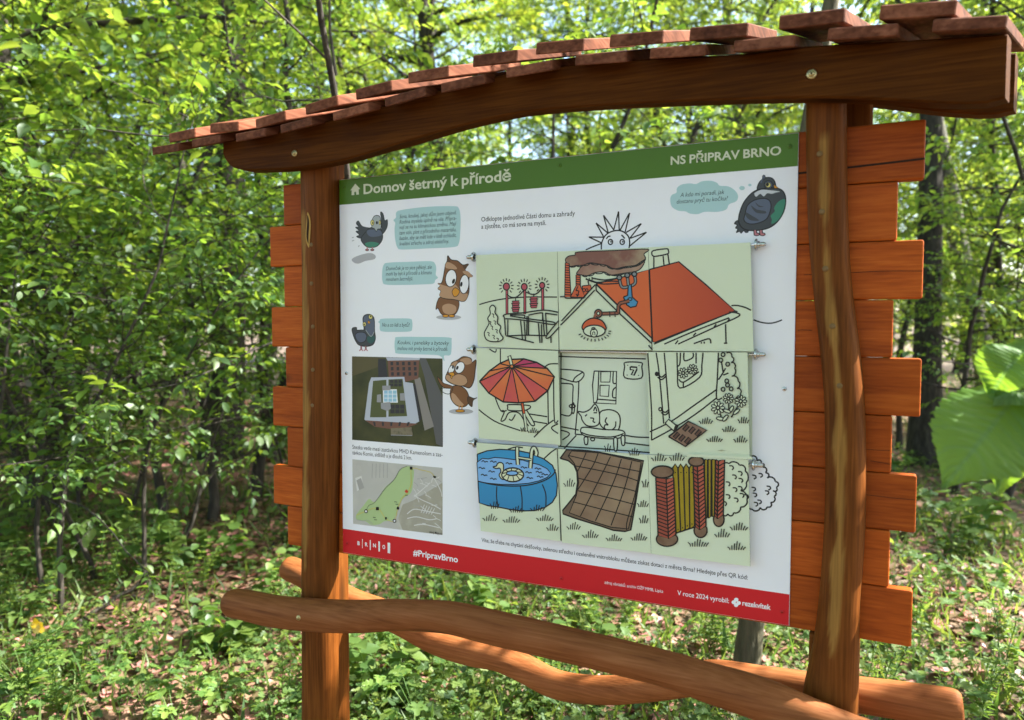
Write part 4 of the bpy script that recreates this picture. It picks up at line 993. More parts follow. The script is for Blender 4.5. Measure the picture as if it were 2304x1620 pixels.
d.fill([(1440, 155), (1418, 170), (1412, 185), (1382, 195), (1410, 208), (1440, 205), (1450, 235), (1435, 265), (1460, 300), (1500, 290), (1475, 230), (1470, 170)], RNG, True, W_)
d.ell((1552, 262), 95, 60, RNG, .003); d.ell((1548, 248), 50, 20, PW_, .0026)
for k in range(10):
    t = 2 * math.pi * k / 10 + .2; d.line([(1548 + 52 * math.cos(t), 248 + 21 * math.sin(t)), (1552 + 93 * math.cos(t), 262 + 58 * math.sin(t))], .002)
for p in ([(1592, 25), (1592, 95), (1598, 175)], [(1705, 205), (1712, 120), (1720, 50), (1740, 30), (1758, 70), (1750, 95)]): d.line(p, .0098); d.line(p, .0056, GRN)
d.line([(1600, 112), (1715, 130)], .0062); d.line([(1602, 113), (1712, 130)], .003, GRN)
for x, y, n in ((1395, 555, 4), (1585, 588, 6), (1765, 575, 6), (1355, 660, 6), (1540, 675, 7), (1830, 660, 7), (1895, 745, 5)): d.tuft(x, y, n, 62, 18)
d.line([(1938, 35), (1955, 400), (1970, 830)], .0016)
d.done()
# -- paving
d = Print('printed_picture', f32, Y3, 'R6')
PV = printed('paving_brown', (0.21, 0.135, 0.085), (0.33, 0.24, 0.15), noise=3.0, nscale=11); PVD = printed('paving_edge', (0.15, 0.105, 0.07))
OUT = [(40, 120), (95, 45), (200, 48), (290, 55), (380, 68), (520, 95), (650, 118), (762, 142), (750, 185), (720, 330), (690, 520), (650, 740), (600, 752), (500, 742), (390, 705), (280, 672), (160, 635), (65, 600), (62, 570), (120, 500), (175, 430), (190, 330), (185, 240), (160, 180), (110, 140)]
d.fill(OUT, PVD, False, .003)
d.fill([(110, 100), (140, 55), (380, 72), (740, 152), (720, 300), (680, 520), (630, 730), (480, 715), (300, 660), (120, 590), (180, 440), (200, 330), (190, 230), (160, 160)], PV, False, .0022)
for p in ([(110, 95), (260, 130), (480, 185), (735, 235)], [(170, 185), (330, 215), (560, 265), (725, 320)], [(192, 290), (400, 340), (600, 380), (708, 410)], [(195, 400), (420, 450), (690, 520)], [(150, 495), (400, 560), (665, 625)], [(265, 70), (235, 140), (190, 235)], [(370, 72), (320, 190), (190, 395)], [(475, 105), (400, 260), (215, 620)], [(570, 125), (500, 330), (345, 660)], [(660, 145), (590, 400), (480, 700)], [(740, 160), (690, 420), (620, 660), (615, 740)]): d.line(p, .0021)
for x, y, n in ((118, 365, 5), (155, 735, 6), (300, 808, 7), (505, 835, 7), (720, 830, 7), (755, 540, 5), (762, 680, 4), (775, 370, 3), (680, 95, 5), (450, 60, 3)): d.tuft(x, y, n, 66, 17)
d.done()
# -- gateposts and fence
d = Print('printed_picture', f33, Y3, 'R6')
YF = printed('fence_yellow', (0.33, 0.235, 0.010), (0.26, 0.19, 0.012), noise=2, nscale=40); CAP = printed('stone_cap', (0.15, 0.085, 0.05), (0.26, 0.17, 0.11), noise=2.5, nscale=30)
for k in range(10):
    a = [(1440, 200), (1500, 165), (1590, 180), (1640, 230), (1648, 330), (1600, 400), (1655, 480), (1600, 540), (1540, 590), (1490, 600), (1445, 590)]
d.scallop(a, .0026, 22)
for x, y in ((1520, 190), (1595, 240), (1600, 300), (1545, 270), (1490, 330), (1550, 380), (1595, 370), (1490, 440), (1560, 470), (1610, 430), (1650, 440), (1460, 500)): d.line([(x - 18, y - 6), (x + 8, y - 4), (x + 18, y + 14), (x + 6, y + 30)], .0024)
for xs in ((1288, 1318, 1350, 1385),):
    for i in range(3): d.fill([(xs[i], 130), (xs[i + 1] - 3, 130), (xs[i + 1] - 6, 630 - i * 12), (xs[i] + 4, 650 - i * 12)], YF, False, W_)
for i in range(4):
    x = 1012 + i * 48; xb = 1042 + i * 40
    d.fill([(x, 205), (x + 22, 168), (x + 46, 205), (xb + 40, 745 - i * 14), (xb, 765 - i * 14)], YF, False, W_); d.ell((x + 25, 242), 5, 6, INK)
    d.ell((xb + 18, 735 - i * 16), 4, 8, INK)
d.line([(1045, 765), (1200, 715)], W_)
def pier(tx, w1, w2, yt, yb, bx, n_):
    d.ell((bx, yb + 12), (w1 + w2) * .60, 62, CAP, W_)
    A, B, Cc = (tx, yt), (tx + w1, yt + 12), (tx + w1 + w2, yt)
    A2, B2, C2 = (bx - (w1 + w2) / 2, yb - 20), (bx - (w1 + w2) / 2 + w1, yb + 8), (bx + (w1 + w2) / 2, yb - 30)
    d.fill([A, B, B2, A2], printed('brick_shade', (0.30, 0.065, 0.04)), False, W_); d.fill([B, Cc, C2, B2], printed('brick_light', (0.42, 0.10, 0.06)), False, W_)
    for k in range(1, n_):
        t = k / n_
        q = lambda U, V_: (U[0] + (V_[0] - U[0]) * t, U[1] + (V_[1] - U[1]) * t)
        a, b, c = q(A, A2), q(B, B2), q(Cc, C2)
        d.line([a, (b[0], b[1] + 10), (c[0], c[1] - 6)], .0021, smooth=False)
pier(1385, 25, 52, 130, 635, 1412, 14)
pier(1190, 38, 56, 178, 730, 1255, 16)
pier(868, 90, 64, 285, 805, 965, 16)
d.ell((1218, 145), 66, 42, CAP, .003); d.ell((926, 236), 96, 52, CAP, .003)
d.fill([(1140, 80), (1700, 104), (1700, 129), (1140, 104)], GRN)
for x, y, n in ((1585, 740, 7), (1440, 800, 6), (1235, 880, 8), (1565, 910, 7), (895, 142, 6), (1050, 138, 6)): d.tuft(x, y, n, 72, 19)
d.done()

# -- rods with eye bolts and cap nuts
def tube(name, p0, p1, r, mat, parent, seg=12):
    a, b = Vector(p0), Vector(p1); A = (b - a).normalized(); u = A.orthogonal().normalized(); w = A.cross(u)
    V = []
    for c in (a, b):
        for k in range(seg):
            t = 2 * math.pi * k / seg; V.append(tuple(c + u * (r * math.cos(t)) + w * (r * math.sin(t))))
    F = [(k, (k + 1) % seg, seg + (k + 1) % seg, seg + k) for k in range(seg)] + [tuple(range(seg))[::-1], tuple(range(seg, 2 * seg))]
    return mk(name, V, F, mat, parent, smooth=False)
def torus(name, c, R, r, mat, parent, axis):
    A = Vector(axis).normalized(); u = A.orthogonal().normalized(); w = A.cross(u); V, F = [], []
    n, m = 20, 8
    for i in range(n):
        t = 2 * math.pi * i / n; e = u * math.cos(t) + w * math.sin(t)
        for j in range(m):
            s = 2 * math.pi * j / m; V.append(tuple(Vector(c) + e * (R + r * math.cos(s)) + A * (r * math.sin(s))))
    for i in range(n):
        for j in range(m): F.append((i * m + j, ((i + 1) % n) * m + j, ((i + 1) % n) * m + (j + 1) % m, i * m + (j + 1) % m))
    return mk(name, V, F, mat, parent, smooth=True)
def rod(l, r):
    y = -0.0135
    a, b = on_y(*l, y), on_y(*r, y)
    z = (a[2] + b[2]) / 2
    ro = tube('hinge_rod', (a[0] + .012, y, z), (b[0] - .012, y, z), .0028, M_STEEL, panel)
    for x, s in ((a[0] + .014, -1), (b[0] - .014, 1)):
        torus('eye_bolt', (x, y, z), .0095, .0034, M_STEEL, ro, (1, 0, 0))
        tube('eye_bolt', (x, y + .006, z), (x, .001, z), .0026, M_STEEL, ro)
        disc('cap_nut', (x + s * .003, y, z), .0072, .006, M_STEEL, ro, axis=(s, 0, 0), seg=6)
        disc('cap_nut', (x + s * .009, y, z), .0052, .011, M_STEEL, ro, axis=(s, 0, 0), seg=14)
rod((1055, 580), (1717, 548)); rod((1055, 785), (1716, 799)); rod((1058, 996), (1711, 1046))
# -- screws through the sheet
def screw(u, v, mat):
    p = on_y(u, v, 0.0)
    s = disc('screw', (p[0], 0.0, p[2]), .0048, .0026, mat, panel, seg=14)
    disc('screw_slot', (p[0], -.0026, p[2]), .0016, .0003, M_DARKGAP, s, seg=4)
G_ = flat('screw_green', (0.07, 0.16, 0.012), .4); R_ = flat('screw_red', (0.50, 0.012, 0.015), .4)
for u, v, m in ((775, 422, G_), (1260, 372, G_), (1777, 329.5, G_), (780, 840, M_STEEL), (1765, 875, M_STEEL), (782.5, 1222, R_), (1263.5, 1301, R_), (1759.6, 1376.6, R_)): screw(u, v, m)
# ------------------------------------------------------------------ plant materials
def leaf_mat(name, top, trans, var=0.25, tf=0.45, gloss=0.06, rough=0.4, vein=None):
    m = bpy.data.materials.new(name); m.use_nodes = True
    nt = m.node_tree; L = nt.links.new
    nt.nodes.remove(nt.nodes['Principled BSDF'])
    out = nt.nodes['Material Output']
    g = nd(nt, 'ShaderNodeNewGeometry'); tc = nd(nt, 'ShaderNodeTexCoord')
    nz = nd(nt, 'ShaderNodeTexNoise'); nz.inputs['Scale'].default_value = 1.3; L(tc.outputs['Object'], nz.inputs['Vector'])
    mixv = nd(nt, 'ShaderNodeMath', operation='MULTIPLY_ADD'); mixv.inputs[1].default_value = 0.65; L(g.outputs['Random Per Island'], mixv.inputs[0])
    h = nd(nt, 'ShaderNodeMath', operation='MULTIPLY'); h.inputs[1].default_value = 0.35; L(nz.outputs['Fac'], h.inputs[0]); L(h.outputs[0], mixv.inputs[2])
    def hsv(col):
        n = nd(nt, 'ShaderNodeHueSaturation'); n.inputs['Color'].default_value = (*col, 1)
        a = nd(nt, 'ShaderNodeMapRange'); a.inputs[3].default_value = 0.5 - 0.035 * var * 4; a.inputs[4].default_value = 0.5 + 0.02 * var * 4
        b = nd(nt, 'ShaderNodeMapRange'); b.inputs[3].default_value = 1 + var * 1.3; b.inputs[4].default_value = 1 - var * 1.3
        L(mixv.outputs[0], a.inputs[0]); L(mixv.outputs[0], b.inputs[0]); L(a.outputs[0], n.inputs['Hue'])
        oi = nd(nt, 'ShaderNodeObjectInfo'); o2 = nd(nt, 'ShaderNodeMapRange'); o2.inputs[3].default_value = 0.74; o2.inputs[4].default_value = 1.24
        ml = nd(nt, 'ShaderNodeMath', operation='MULTIPLY'); L(oi.outputs['Random'], o2.inputs[0]); L(o2.outputs[0], ml.inputs[0]); L(b.outputs[0], ml.inputs[1]); L(ml.outputs[0], n.inputs['Value'])
        if vein is None: return n.outputs[0]
        at = nd(nt, 'ShaderNodeAttribute'); at.attribute_name = 'vein'
        mv = nd(nt, 'ShaderNodeMixRGB'); sc = nd(nt, 'ShaderNodeMath', operation='MULTIPLY'); sc.inputs[1].default_value = .75
        L(at.outputs['Fac'], sc.inputs[0]); L(sc.outputs[0], mv.inputs[0]); L(n.outputs[0], mv.inputs[1]); mv.inputs[2].default_value = (*vein, 1)
        return mv.outputs[0]
    df = nd(nt, 'ShaderNodeBsdfDiffuse'); L(hsv(top), df.inputs['Color'])
    tr = nd(nt, 'ShaderNodeBsdfTranslucent'); L(hsv(trans), tr.inputs['Color'])
    mx = nd(nt, 'ShaderNodeMixShader'); mx.inputs[0].default_value = tf; L(df.outputs[0], mx.inputs[1]); L(tr.outputs[0], mx.inputs[2])
    gl = nd(nt, 'ShaderNodeBsdfGlossy'); gl.inputs['Roughness'].default_value = rough; gl.inputs['Color'].default_value = (0.9, 0.95, 1.0, 1)
    m2 = nd(nt, 'ShaderNodeMixShader'); m2.inputs[0].default_value = gloss; L(mx.outputs[0], m2.inputs[1]); L(gl.outputs[0], m2.inputs[2])
    L(m2.outputs[0], out.inputs['Surface'])
    return m
def bark_mat(name, c1, c2):
    m, nt, b = new_mat(name); L = nt.links.new
    tc = nd(nt, 'ShaderNodeTexCoord'); mp = nd(nt, 'ShaderNodeMapping'); mp.inputs['Scale'].default_value = (14, 14, 3); L(tc.outputs['Object'], mp.inputs[0])
    n = nd(nt, 'ShaderNodeTexNoise'); n.inputs['Scale'].default_value = 2; n.inputs['Detail'].default_value = 8; L(mp.outputs[0], n.inputs['Vector'])
    r = ramp(nt, [(0.35, c1), (0.68, c2)]); L(n.outputs['Fac'], r.inputs[0]); L(r.outputs[0], b.inputs['Base Color'])
    b.inputs['Roughness'].default_value = 0.9
    bp = nd(nt, 'ShaderNodeBump'); bp.inputs['Distance'].default_value = 0.02; L(n.outputs['Fac'], bp.inputs['Height']); L(bp.outputs[0], b.inputs['Normal'])
    return m
ML_SHRUB = leaf_mat('shrub_leaf', (0.066, 0.145, 0.028), (0.27, 0.46, 0.04), .30, .45, .03, .5)
ML_CHERRY = leaf_mat('cherry_leaf', (0.070, 0.155, 0.030), (0.32, 0.52, 0.05), .30, .47, .035, .5)
ML_TREE = leaf_mat('tree_leaf', (0.072, 0.150, 0.026), (0.39, 0.56, 0.06), .30, .48, .03, .5)
ML_CANOPY = leaf_mat('canopy_leaf', (0.080, 0.145, 0.022), (0.34, 0.46, 0.04), .30, .5, .05)
ML_HERB = leaf_mat('herb_leaf', (0.080, 0.165, 0.032), (0.24, 0.42, 0.05), .38, .4, .03, .55)
ML_COVER = leaf_mat('ground_leaf', (0.080, 0.150, 0.030), (0.22, 0.38, 0.05), .45, .4, .03, .55)
ML_HAZEL = leaf_mat('hazel_leaf', (0.080, 0.175, 0.025), (0.26, 0.44, 0.03), .12, .45, .02, .5, vein=(0.15, 0.28, 0.08))
ML_LITTER = leaf_mat('dry_leaf', (0.31, 0.20, 0.125), (0.32, 0.19, 0.09), .62, .2, .03)
MB_DARK = bark_mat('dark_bark', (0.018, 0.014, 0.010), (0.06, 0.05, 0.04))
MB_GREY = bark_mat('grey_bark', (0.05, 0.048, 0.035), (0.13, 0.125, 0.09))
MB_MOSS = bark_mat('mossy_bark', (0.045, 0.042, 0.020), (0.115, 0.10, 0.058))
MB_TWIG = bark_mat('twig_bark', (0.05, 0.04, 0.028), (0.14, 0.11, 0.08))
MB_DRY = bark_mat('dry_stick', (0.07, 0.05, 0.035), (0.22, 0.17, 0.12))

# ------------------------------------------------------------------ leaf geometry
T_FAR = (np.array([(0, 0, 0), (.30, .45, .07), (0, 1, -.10), (-.30, .45, .07)]), np.array([(0, 1, 2), (0, 2, 3)]))
T_OVAL = (np.array([(0, 0, 0), (.24, .25, .06), (.27, .55, .05), (.13, .82, -.03), (0, 1.0, -.12), (-.13, .82, -.03), (-.27, .55, .05), (-.24, .25, .06), (0, .5, -.01)]),
          np.array([(8, 0, 1), (8, 1, 2), (8, 2, 3), (8, 3, 4), (8, 4, 5), (8, 5, 6), (8, 6, 7), (8, 7, 0)]))
T_LOBE = (np.array([(0, 0, 0), (.30, .02, .04), (.46, .30, .06), (.24, .36, .03), (.42, .62, .04), (.20, .68, .0), (.16, .95, -.06), (0, 1.02, -.1),
                    (-.16, .95, -.06), (-.20, .68, .0), (-.42, .62, .04), (-.24, .36, .03), (-.46, .30, .06), (-.30, .02, .04), (0, .45, -.02)]),
          np.array([(14, i, (i + 1) % 14) for i in range(14)]))
T_BLADE = (np.array([(-.05, 0, 0), (.05, 0, 0), (.04, .5, .06), (0, 1, -.05), (-.04, .5, .06)]), np.array([(0, 1, 2), (0, 2, 4), (4, 2, 3)]))
def nrm(a): return a / np.maximum(np.linalg.norm(a, axis=-1, keepdims=True), 1e-9)
def scatter(tpl, pos, axis, normal, size, rng, width=None):
    v, t = tpl
    Y = nrm(axis); X = nrm(np.cross(Y, normal)); Z = np.cross(X, Y)
    n = len(pos)
    sx = size if width is None else size * width
    curl = rng.uniform(.3, 2.0, n)
    V = (pos[:, None] + (sx[:, None] * v[None, :, 0])[..., None] * X[:, None] + (size[:, None] * v[None, :, 1])[..., None] * Y[:, None]
         + ((size * curl)[:, None] * v[None, :, 2])[..., None] * Z[:, None])
    T = t[None] + (np.arange(n) * len(v))[:, None, None]
    return V.reshape(-1, 3), T.reshape(-1, 3)
class Acc:
    def __init__(self): self.V, self.T, self.n, self.M = [], [], 0, []
    def add(self, V, T, m=0):
        self.V.append(V); self.T.append(T + self.n); self.M.append(np.full(len(T), m)); self.n += len(V)
    def mesh(self, name, mats, smooth=False):
        return tri_mesh(name, np.concatenate(self.V), np.concatenate(self.T), mats, np.concatenate(self.M), smooth)
def tube_arr(P, R, ns):
    P = np.asarray(P, float); n = len(P); R = np.broadcast_to(R, (n,))
    T = nrm(np.gradient(P, axis=0)); ref = np.array([0.31, 0.93, 0.17])
    A = nrm(np.cross(T, ref)); B = np.cross(T, A)
    t = np.linspace(0, 2 * np.pi, ns, endpoint=False)
    V = P[:, None] + R[:, None, None] * (np.cos(t)[None, :, None] * A[:, None] + np.sin(t)[None, :, None] * B[:, None])
    i = np.arange(n - 1)[:, None] * ns; j = np.arange(ns)[None]; k = (j + 1) % ns
    a, b, c, d = (i + j).ravel(), (i + k).ravel(), (i + ns + k).ravel(), (i + ns + j).ravel()
    return V.reshape(-1, 3), np.concatenate([np.stack([a, b, c], 1), np.stack([a, c, d], 1)])
def bend(p0, d0, length, n, rng, up=0.0, wob=0.12):
    P = [np.array(p0, float)]; d = nrm(np.array(d0, float))
    for _ in range(n):
        d = nrm(d + rng.normal(0, wob, 3) + np.array([0, 0, up / n])); P.append(P[-1] + d * length / n)
    return np.array(P)
def sprays(base, dirs, length, nl, leaf, tpl, rng, droop=.25):
    """leafy twigs: alternate leaves along each twig"""
    S = len(base)
    t = (np.arange(nl) + .6) / nl
    side = nrm(np.cross(dirs, np.array([0, 0, 1.0])) + rng.normal(0, .25, (S, 3)))
    pos = base[:, None] + dirs[:, None] * (length[:, None] * t[None])[..., None]
    pos[..., 2] -= droop * length[:, None] * t[None] ** 2 * .5
    sg = np.where(np.arange(nl) % 2 == 0, 1, -1)
    sg = np.where(np.arange(nl) == nl - 1, 0, sg)
    ax = dirs[:, None] * .75 + side[:, None] * (sg * .9)[None, :, None] + rng.normal(0, .22, (S, nl, 3))
    ax[..., 2] -= rng.uniform(.0, .75, (S, nl))
    nm = np.array([0, 0, 1.0]) + rng.normal(0, .42, (S, nl, 3))
    sz = leaf * rng.uniform(.42, 1.15, (S, nl)) * rng.uniform(.7, 1.15, (S, 1)) * (1 - .25 * np.abs(t - .5))
    V, T = scatter(tpl, pos.reshape(-1, 3), ax.reshape(-1, 3), nm.reshape(-1, 3), sz.ravel(), rng)
    return V, T, pos
def grow(name, seed, h, stems, r0, br_from, br_len, n_br, n_spray, nl, leaf, tpl, lmat, bmat, lean=.12, spread=.25, twig=.35, up=.5, ns=7, direction=None, wob=.10):
    rng = np.random.default_rng(seed)
    bark, crown = Acc(), Acc()
    sb, sd, sl = [], [], []
    for s in range(stems):
        az = 2 * np.pi * (s / stems) + rng.uniform(-.5, .5)
        ll = lean * rng.uniform(.5, 1.5)
        d0 = np.array([math.cos(az) * ll, math.sin(az) * ll, 1.0]) if direction is None else np.array(direction, float)
        hh = h * rng.uniform(.75, 1.05) if stems > 1 else h
        p0 = np.array([math.cos(az), math.sin(az), 0]) * (spread if stems > 1 else 0) * rng.uniform(.4, 1) + np.array([0, 0, -.08])
        P = bend(p0, d0, hh, 14, rng, up=.15, wob=wob if direction is None else .03)
        f = np.linspace(0, 1, len(P))
        R = r0 * (1 - f) ** .8 + r0 * .06; R[0] *= 1.45; R[1] *= 1.08
        bark.add(*tube_arr(P, R, ns))
        for k in range(n_br):
            t = br_from + (1 - br_from) * (k + rng.uniform(0, 1)) / n_br
            q = t * (len(P) - 1); i = min(int(q), len(P) - 2); b0 = P[i] + (P[i + 1] - P[i]) * (q - i)
            a = 2.4 * k + rng.uniform(-.5, .5) + s
            L_ = br_len * rng.uniform(.6, 1.15) * (1.05 - .65 * max(0, (t - br_from) / (1 - br_from)) ** 1.5)
            dd = np.array([math.cos(a), math.sin(a), rng.uniform(.05, .65) * up * 1.6])
            Q = bend(b0, dd, L_, 6, rng, up=rng.uniform(-.5, .35), wob=.14)
            rb = max(.004, R[i] * .42)
            bark.add(*tube_arr(Q, np.linspace(rb, .0025, len(Q)), 5 if rb > .012 else 3))
            for m in range(n_spray):
                u = rng.uniform(.12, 1.0) if m else 1.0
                q2 = u * 6; i2 = min(int(q2), 5); c0 = Q[i2] + (Q[i2 + 1] - Q[i2]) * (q2 - i2)
                ax = nrm(Q[i2 + 1] - Q[i2]); sd_ = np.cross(ax, [0, 0, 1.0])
                dv = ax * rng.uniform(.2, 1.0) + sd_ * rng.uniform(-1.2, 1.2) + np.array([0, 0, rng.uniform(-.45, .6)])
                sb.append(c0); sd.append(nrm(dv)); sl.append(twig * rng.uniform(.55, 1.25))
    sb, sd, sl = np.array(sb), np.array(sd), np.array(sl)
    V, T, pos = sprays(sb, sd, sl, nl, leaf, tpl, rng)
    crown.add(V, T, 0)
    # the twigs that carry the leaves
    ends = pos[:, -1]; mid = pos[:, nl // 2]
    side = nrm(np.cross(sd, np.array([0.2, 0.3, 1.0])))
    w = .0022 * max(1, leaf / .08)
    A = np.stack([sb + side * w, sb - side * w, mid + side * w * .7, mid - side * w * .7, ends], 1)
    tt = np.array([(0, 1, 3), (0, 3, 2), (2, 3, 4)])
    crown.add(A.reshape(-1, 3), (tt[None] + (np.arange(len(sb)) * 5)[:, None, None]).reshape(-1, 3), 1)
    return bark.mesh(name + '_trunk', [bmat], True), crown.mesh(name + '_crown', [lmat, bmat])

def plant_tree(name, label, cat, protos, k, loc, rot, scale, group, parts=('trunk', 'crown')):
    z = float(terrain(np.array(loc[0]), np.array(loc[1]))) - .02
    r = thing(name, label, cat, (loc[0], loc[1], z), group)
    r.rotation_euler = (0, 0, rot); r.scale = (scale,) * 3
    tk, cr = protos[k % len(protos)]
    link(parts[0], tk, r); link(parts[1], cr, r)
    return r

# ------------------------------------------------------------------ the wood behind the stand
P_SHRUB = [grow('shrub', 21 + i, 3.3 + .3 * i, 3, .014, .20, 1.0, 23, 8, 9, .070, T_OVAL, ML_SHRUB, MB_DARK, lean=.16, spread=.3, twig=.34) for i in range(3)]
P_CHERRY = [grow('cherry', 41 + i, 4.6 + .5 * i, 2, .034, .26, 1.35, 20, 7, 9, .092, T_OVAL, ML_CHERRY, MB_DARK, lean=.14, spread=.25, twig=.38) for i in range(3)]
P_MID = [grow('tree', 61 + i, 8.5 + i, 1, .085, .16, 2.3, 46, 20, 9, .105, T_FAR, ML_TREE, MB_DARK, twig=.5, up=.45, ns=10) for i in range(3)]
P_FAR = [grow('far_tree', 71 + i, 13.5 + i, 1, .13, .10, 3.0, 60, 22, 9, .17, T_FAR, ML_TREE, MB_DARK, twig=.75, up=.45, ns=8) for i in range(2)]
P_TALL = [grow('tall_tree', 81 + i, 15 + i, 1, .17, .36, 3.6, 44, 24, 9, .15, T_FAR, ML_CANOPY, MB_DARK if i else MB_GREY, twig=.7, up=.45, ns=12, wob=.05) for i in range(3)]

SHR = 'leafy shrubs of the undergrowth'
# nearest undergrowth, left of the stand: (photo column, distance, prototype, scale)
for i, (u, dist, k, s, lab) in enumerate([
        (60, 4.6, 0, 1.0, 'leafy green shrub at the far left edge with thin bare stems'),
        (300, 4.9, 1, .98, 'dense green shrub below the left end of the roof'),
        (690, 6.0, 2, .95, 'shrub mostly hidden behind the left post and plank ends'),
        (190, 6.4, 1, 1.1, 'taller shrub behind the two nearest left shrubs'),
        (-160, 6.6, 2, 1.1, 'shrub mostly cut off by the left picture edge'),
        (410, 9.6, 0, 1.1, 'shrub in the shade behind the thick dark trunk'),
        (1010, 6.6, 1, 1.0, 'shrub seen in the gap between beam and green heading'),
        (2250, 9.6, 2, 1.0, 'bushy shrub beyond the right plank ends')]):
    plant_tree('shrub', lab, 'shrub', P_SHRUB, k, fan(u, dist), 1.7 * i, s, SHR, ('stems', 'foliage'))
CH = 'slender bird cherry trees of the undergrowth'
for i, (u, dist, k, s, lab) in enumerate([
        (390, 6.0, 0, 1.05, 'slender dark-stemmed cherry tree above the left roof end'),
        (760, 5.0, 1, .95, 'cherry tree with drooping leaves above the left post'),
        (1130, 5.6, 2, 1.0, 'cherry tree rising behind the middle of the roof'),
        (120, 7.6, 2, 1.1, 'cherry tree filling the upper left corner'),
        (600, 8.4, 1, 1.15, 'cherry tree between the roof end and the pale trunk'),
        (1560, 7.8, 0, 1.05, 'cherry tree behind the right half of the panel'),
        (2000, 10.5, 1, 1.05, 'cherry tree behind the right post and plank ends'),
        (2215, 8.0, 2, .92, 'cherry tree beside the dark trunk at the right'),
        (2350, 9.2, 0, .95, 'cherry tree at the right picture edge above the hazel leaves')]):
    plant_tree('cherry_tree', lab, 'tree', P_CHERRY, k, fan(u, dist), 2.1 * i + .4, s, CH)
for i, (x, y, s) in enumerate(((3.4, 1.9, 1.0), (4.3, 2.4, 1.0), (5.2, 2.3, .95))):  # unseen trees, added to keep direct sun off the rails and lower posts
    plant_tree('cherry_tree', 'unseen cherry tree added right of the stand to shade the rails', 'tree', P_CHERRY, 0, (x, y, 0), x * 2, s, 'unseen added trees that shade the rails')
MT = 'young broadleaf trees in the middle of the wood'
mid = [(-60, 10.5, 0, 1.0), (250, 11.5, 1, 1.0), (520, 12.5, 2, 1.0), (830, 11, 0, 1.0), (1080, 13, 1, 1.0), (1330, 11.5, 2, .95), (1600, 13.5, 0, 1.0), (1850, 15, 1, .9), (2260, 13.5, 2, .85), (2480, 11, 1, .9),
       (80, 16, 2, 1.05), (400, 17, 0, 1.1), (700, 16.5, 1, 1.05), (980, 18, 2, 1.1), (1240, 17.5, 0, 1.05), (1500, 19, 1, 1.0), (1760, 20, 2, .95), (2020, 19, 0, .85), (2350, 20, 1, .85), (2600, 17, 2, 1.0)]
for i, (u, dist, k, s) in enumerate(mid):
    plant_tree('broadleaf_tree', 'young broadleaf tree with bright leaves deep in the wood', 'tree', P_MID, k, fan(u, dist), 1.3 * i, s, MT)
for i in range(34):
    u = -300 + 3000 * ((i * .618) % 1); dist = 24 + 22 * ((i * .37) % 1)
    plant_tree('broadleaf_tree', 'young broadleaf tree with bright leaves deep in the wood', 'tree', P_MID, i, fan(u, dist), 1.9 * i, 1.0 + .35 * ((i * .71) % 1), MT)
for i in range(30):
    u = -200 + 2850 * ((i * .618 + .21) % 1); dist = 19 + 17 * ((i * .43) % 1)
    plant_tree('broadleaf_tree', 'leafy tree in the distant wall of foliage', 'tree', P_FAR, i, fan(u, dist), 2.9 * i, .95 + .25 * ((i * .29) % 1), 'distant trees closing the view')
for i, (u, dist) in enumerate([(-420, 8.5), (-700, 10.5), (-480, 13), (-1000, 9.5), (-820, 15), (-1300, 12), (-560, 18), (-1150, 19), (2800, 12), (3000, 16)]):
    plant_tree('broadleaf_tree', 'leafy tree of the wood beyond the picture edges', 'tree', P_MID if i % 2 else P_FAR, i, fan(u, dist), 1.2 * i, .95, 'trees beyond the picture edges')
# tall trees with visible trunks
TT = 'tall trees with bare lower trunks'
for i, (u, dist, k, s, lab) in enumerate([
        (486, 8.7, 1, 1.0, 'tall tree with thick dark trunk left of the plank ends'),
        (2092, 9.6, 2, .85, 'tall tree with broad dark flared trunk right of the plank ends'),
        (1000, 11.0, 1, .85, 'tall dark trunk above the middle of the roof'),
        (585, 13.5, 0, .8, 'tall tree with pale grey trunk above the left roof end'),
        (1790, 16.0, 0, .9, 'tall grey tree far behind the right post'),
        (30, 14.0, 2, .9, 'tall dark tree in the upper left background')]):
    plant_tree('tall_tree', lab, 'tree', P_TALL, k, fan(u, dist), 2.3 * i, s, TT)
# thin dark stem beside the thick trunk, and the grey tree that leans behind the panel
P_THIN = [grow('thin_tree', 101, 6.5, 1, .045, .45, 1.2, 22, 9, 9, .10, T_OVAL, ML_CHERRY, MB_DARK, twig=.38)]
plant_tree('thin_tree', 'thin dark stem next to the thick trunk at the left planks', 'tree', P_THIN, 0, fan(562, 6.7), .3, 1.0, TT)
base = fan(1678, 3.1); topx = at_dist(1898, 10, 3.6)
dv = (topx - np.array(base)); dv /= dv[2]
P_LEAN = [grow('leaning_tree', 103, 8.0, 1, .044, .62, 1.6, 18, 10, 9, .10, T_OVAL, ML_CHERRY, MB_MOSS, twig=.4, direction=dv)]
plant_tree('leaning_tree', 'grey green leaning tree trunk close behind the panel, seen under it and above the roof', 'tree', P_LEAN, 0, base, 0.0, 1.0, TT)
# canopy on the sunny side, out of the frame to the right and behind, that dapples the ground
for i, (x, y, k, s) in enumerate([(6.2, 9.2, 2, .95), (10.5, 12.2, 1, 1.1), (3.4, 12.5, 0, .95), (13.8, 1.2, 1, 1.0), (9.6, -0.4, 0, .95), (7.2, -3.4, 2, .9)]):
    plant_tree('tall_tree', 'tall broadleaf tree outside the frame on the sunny side', 'tree', P_TALL, k, (x, y, 0), 1.1 * i, s, 'canopy trees on the sunny side')
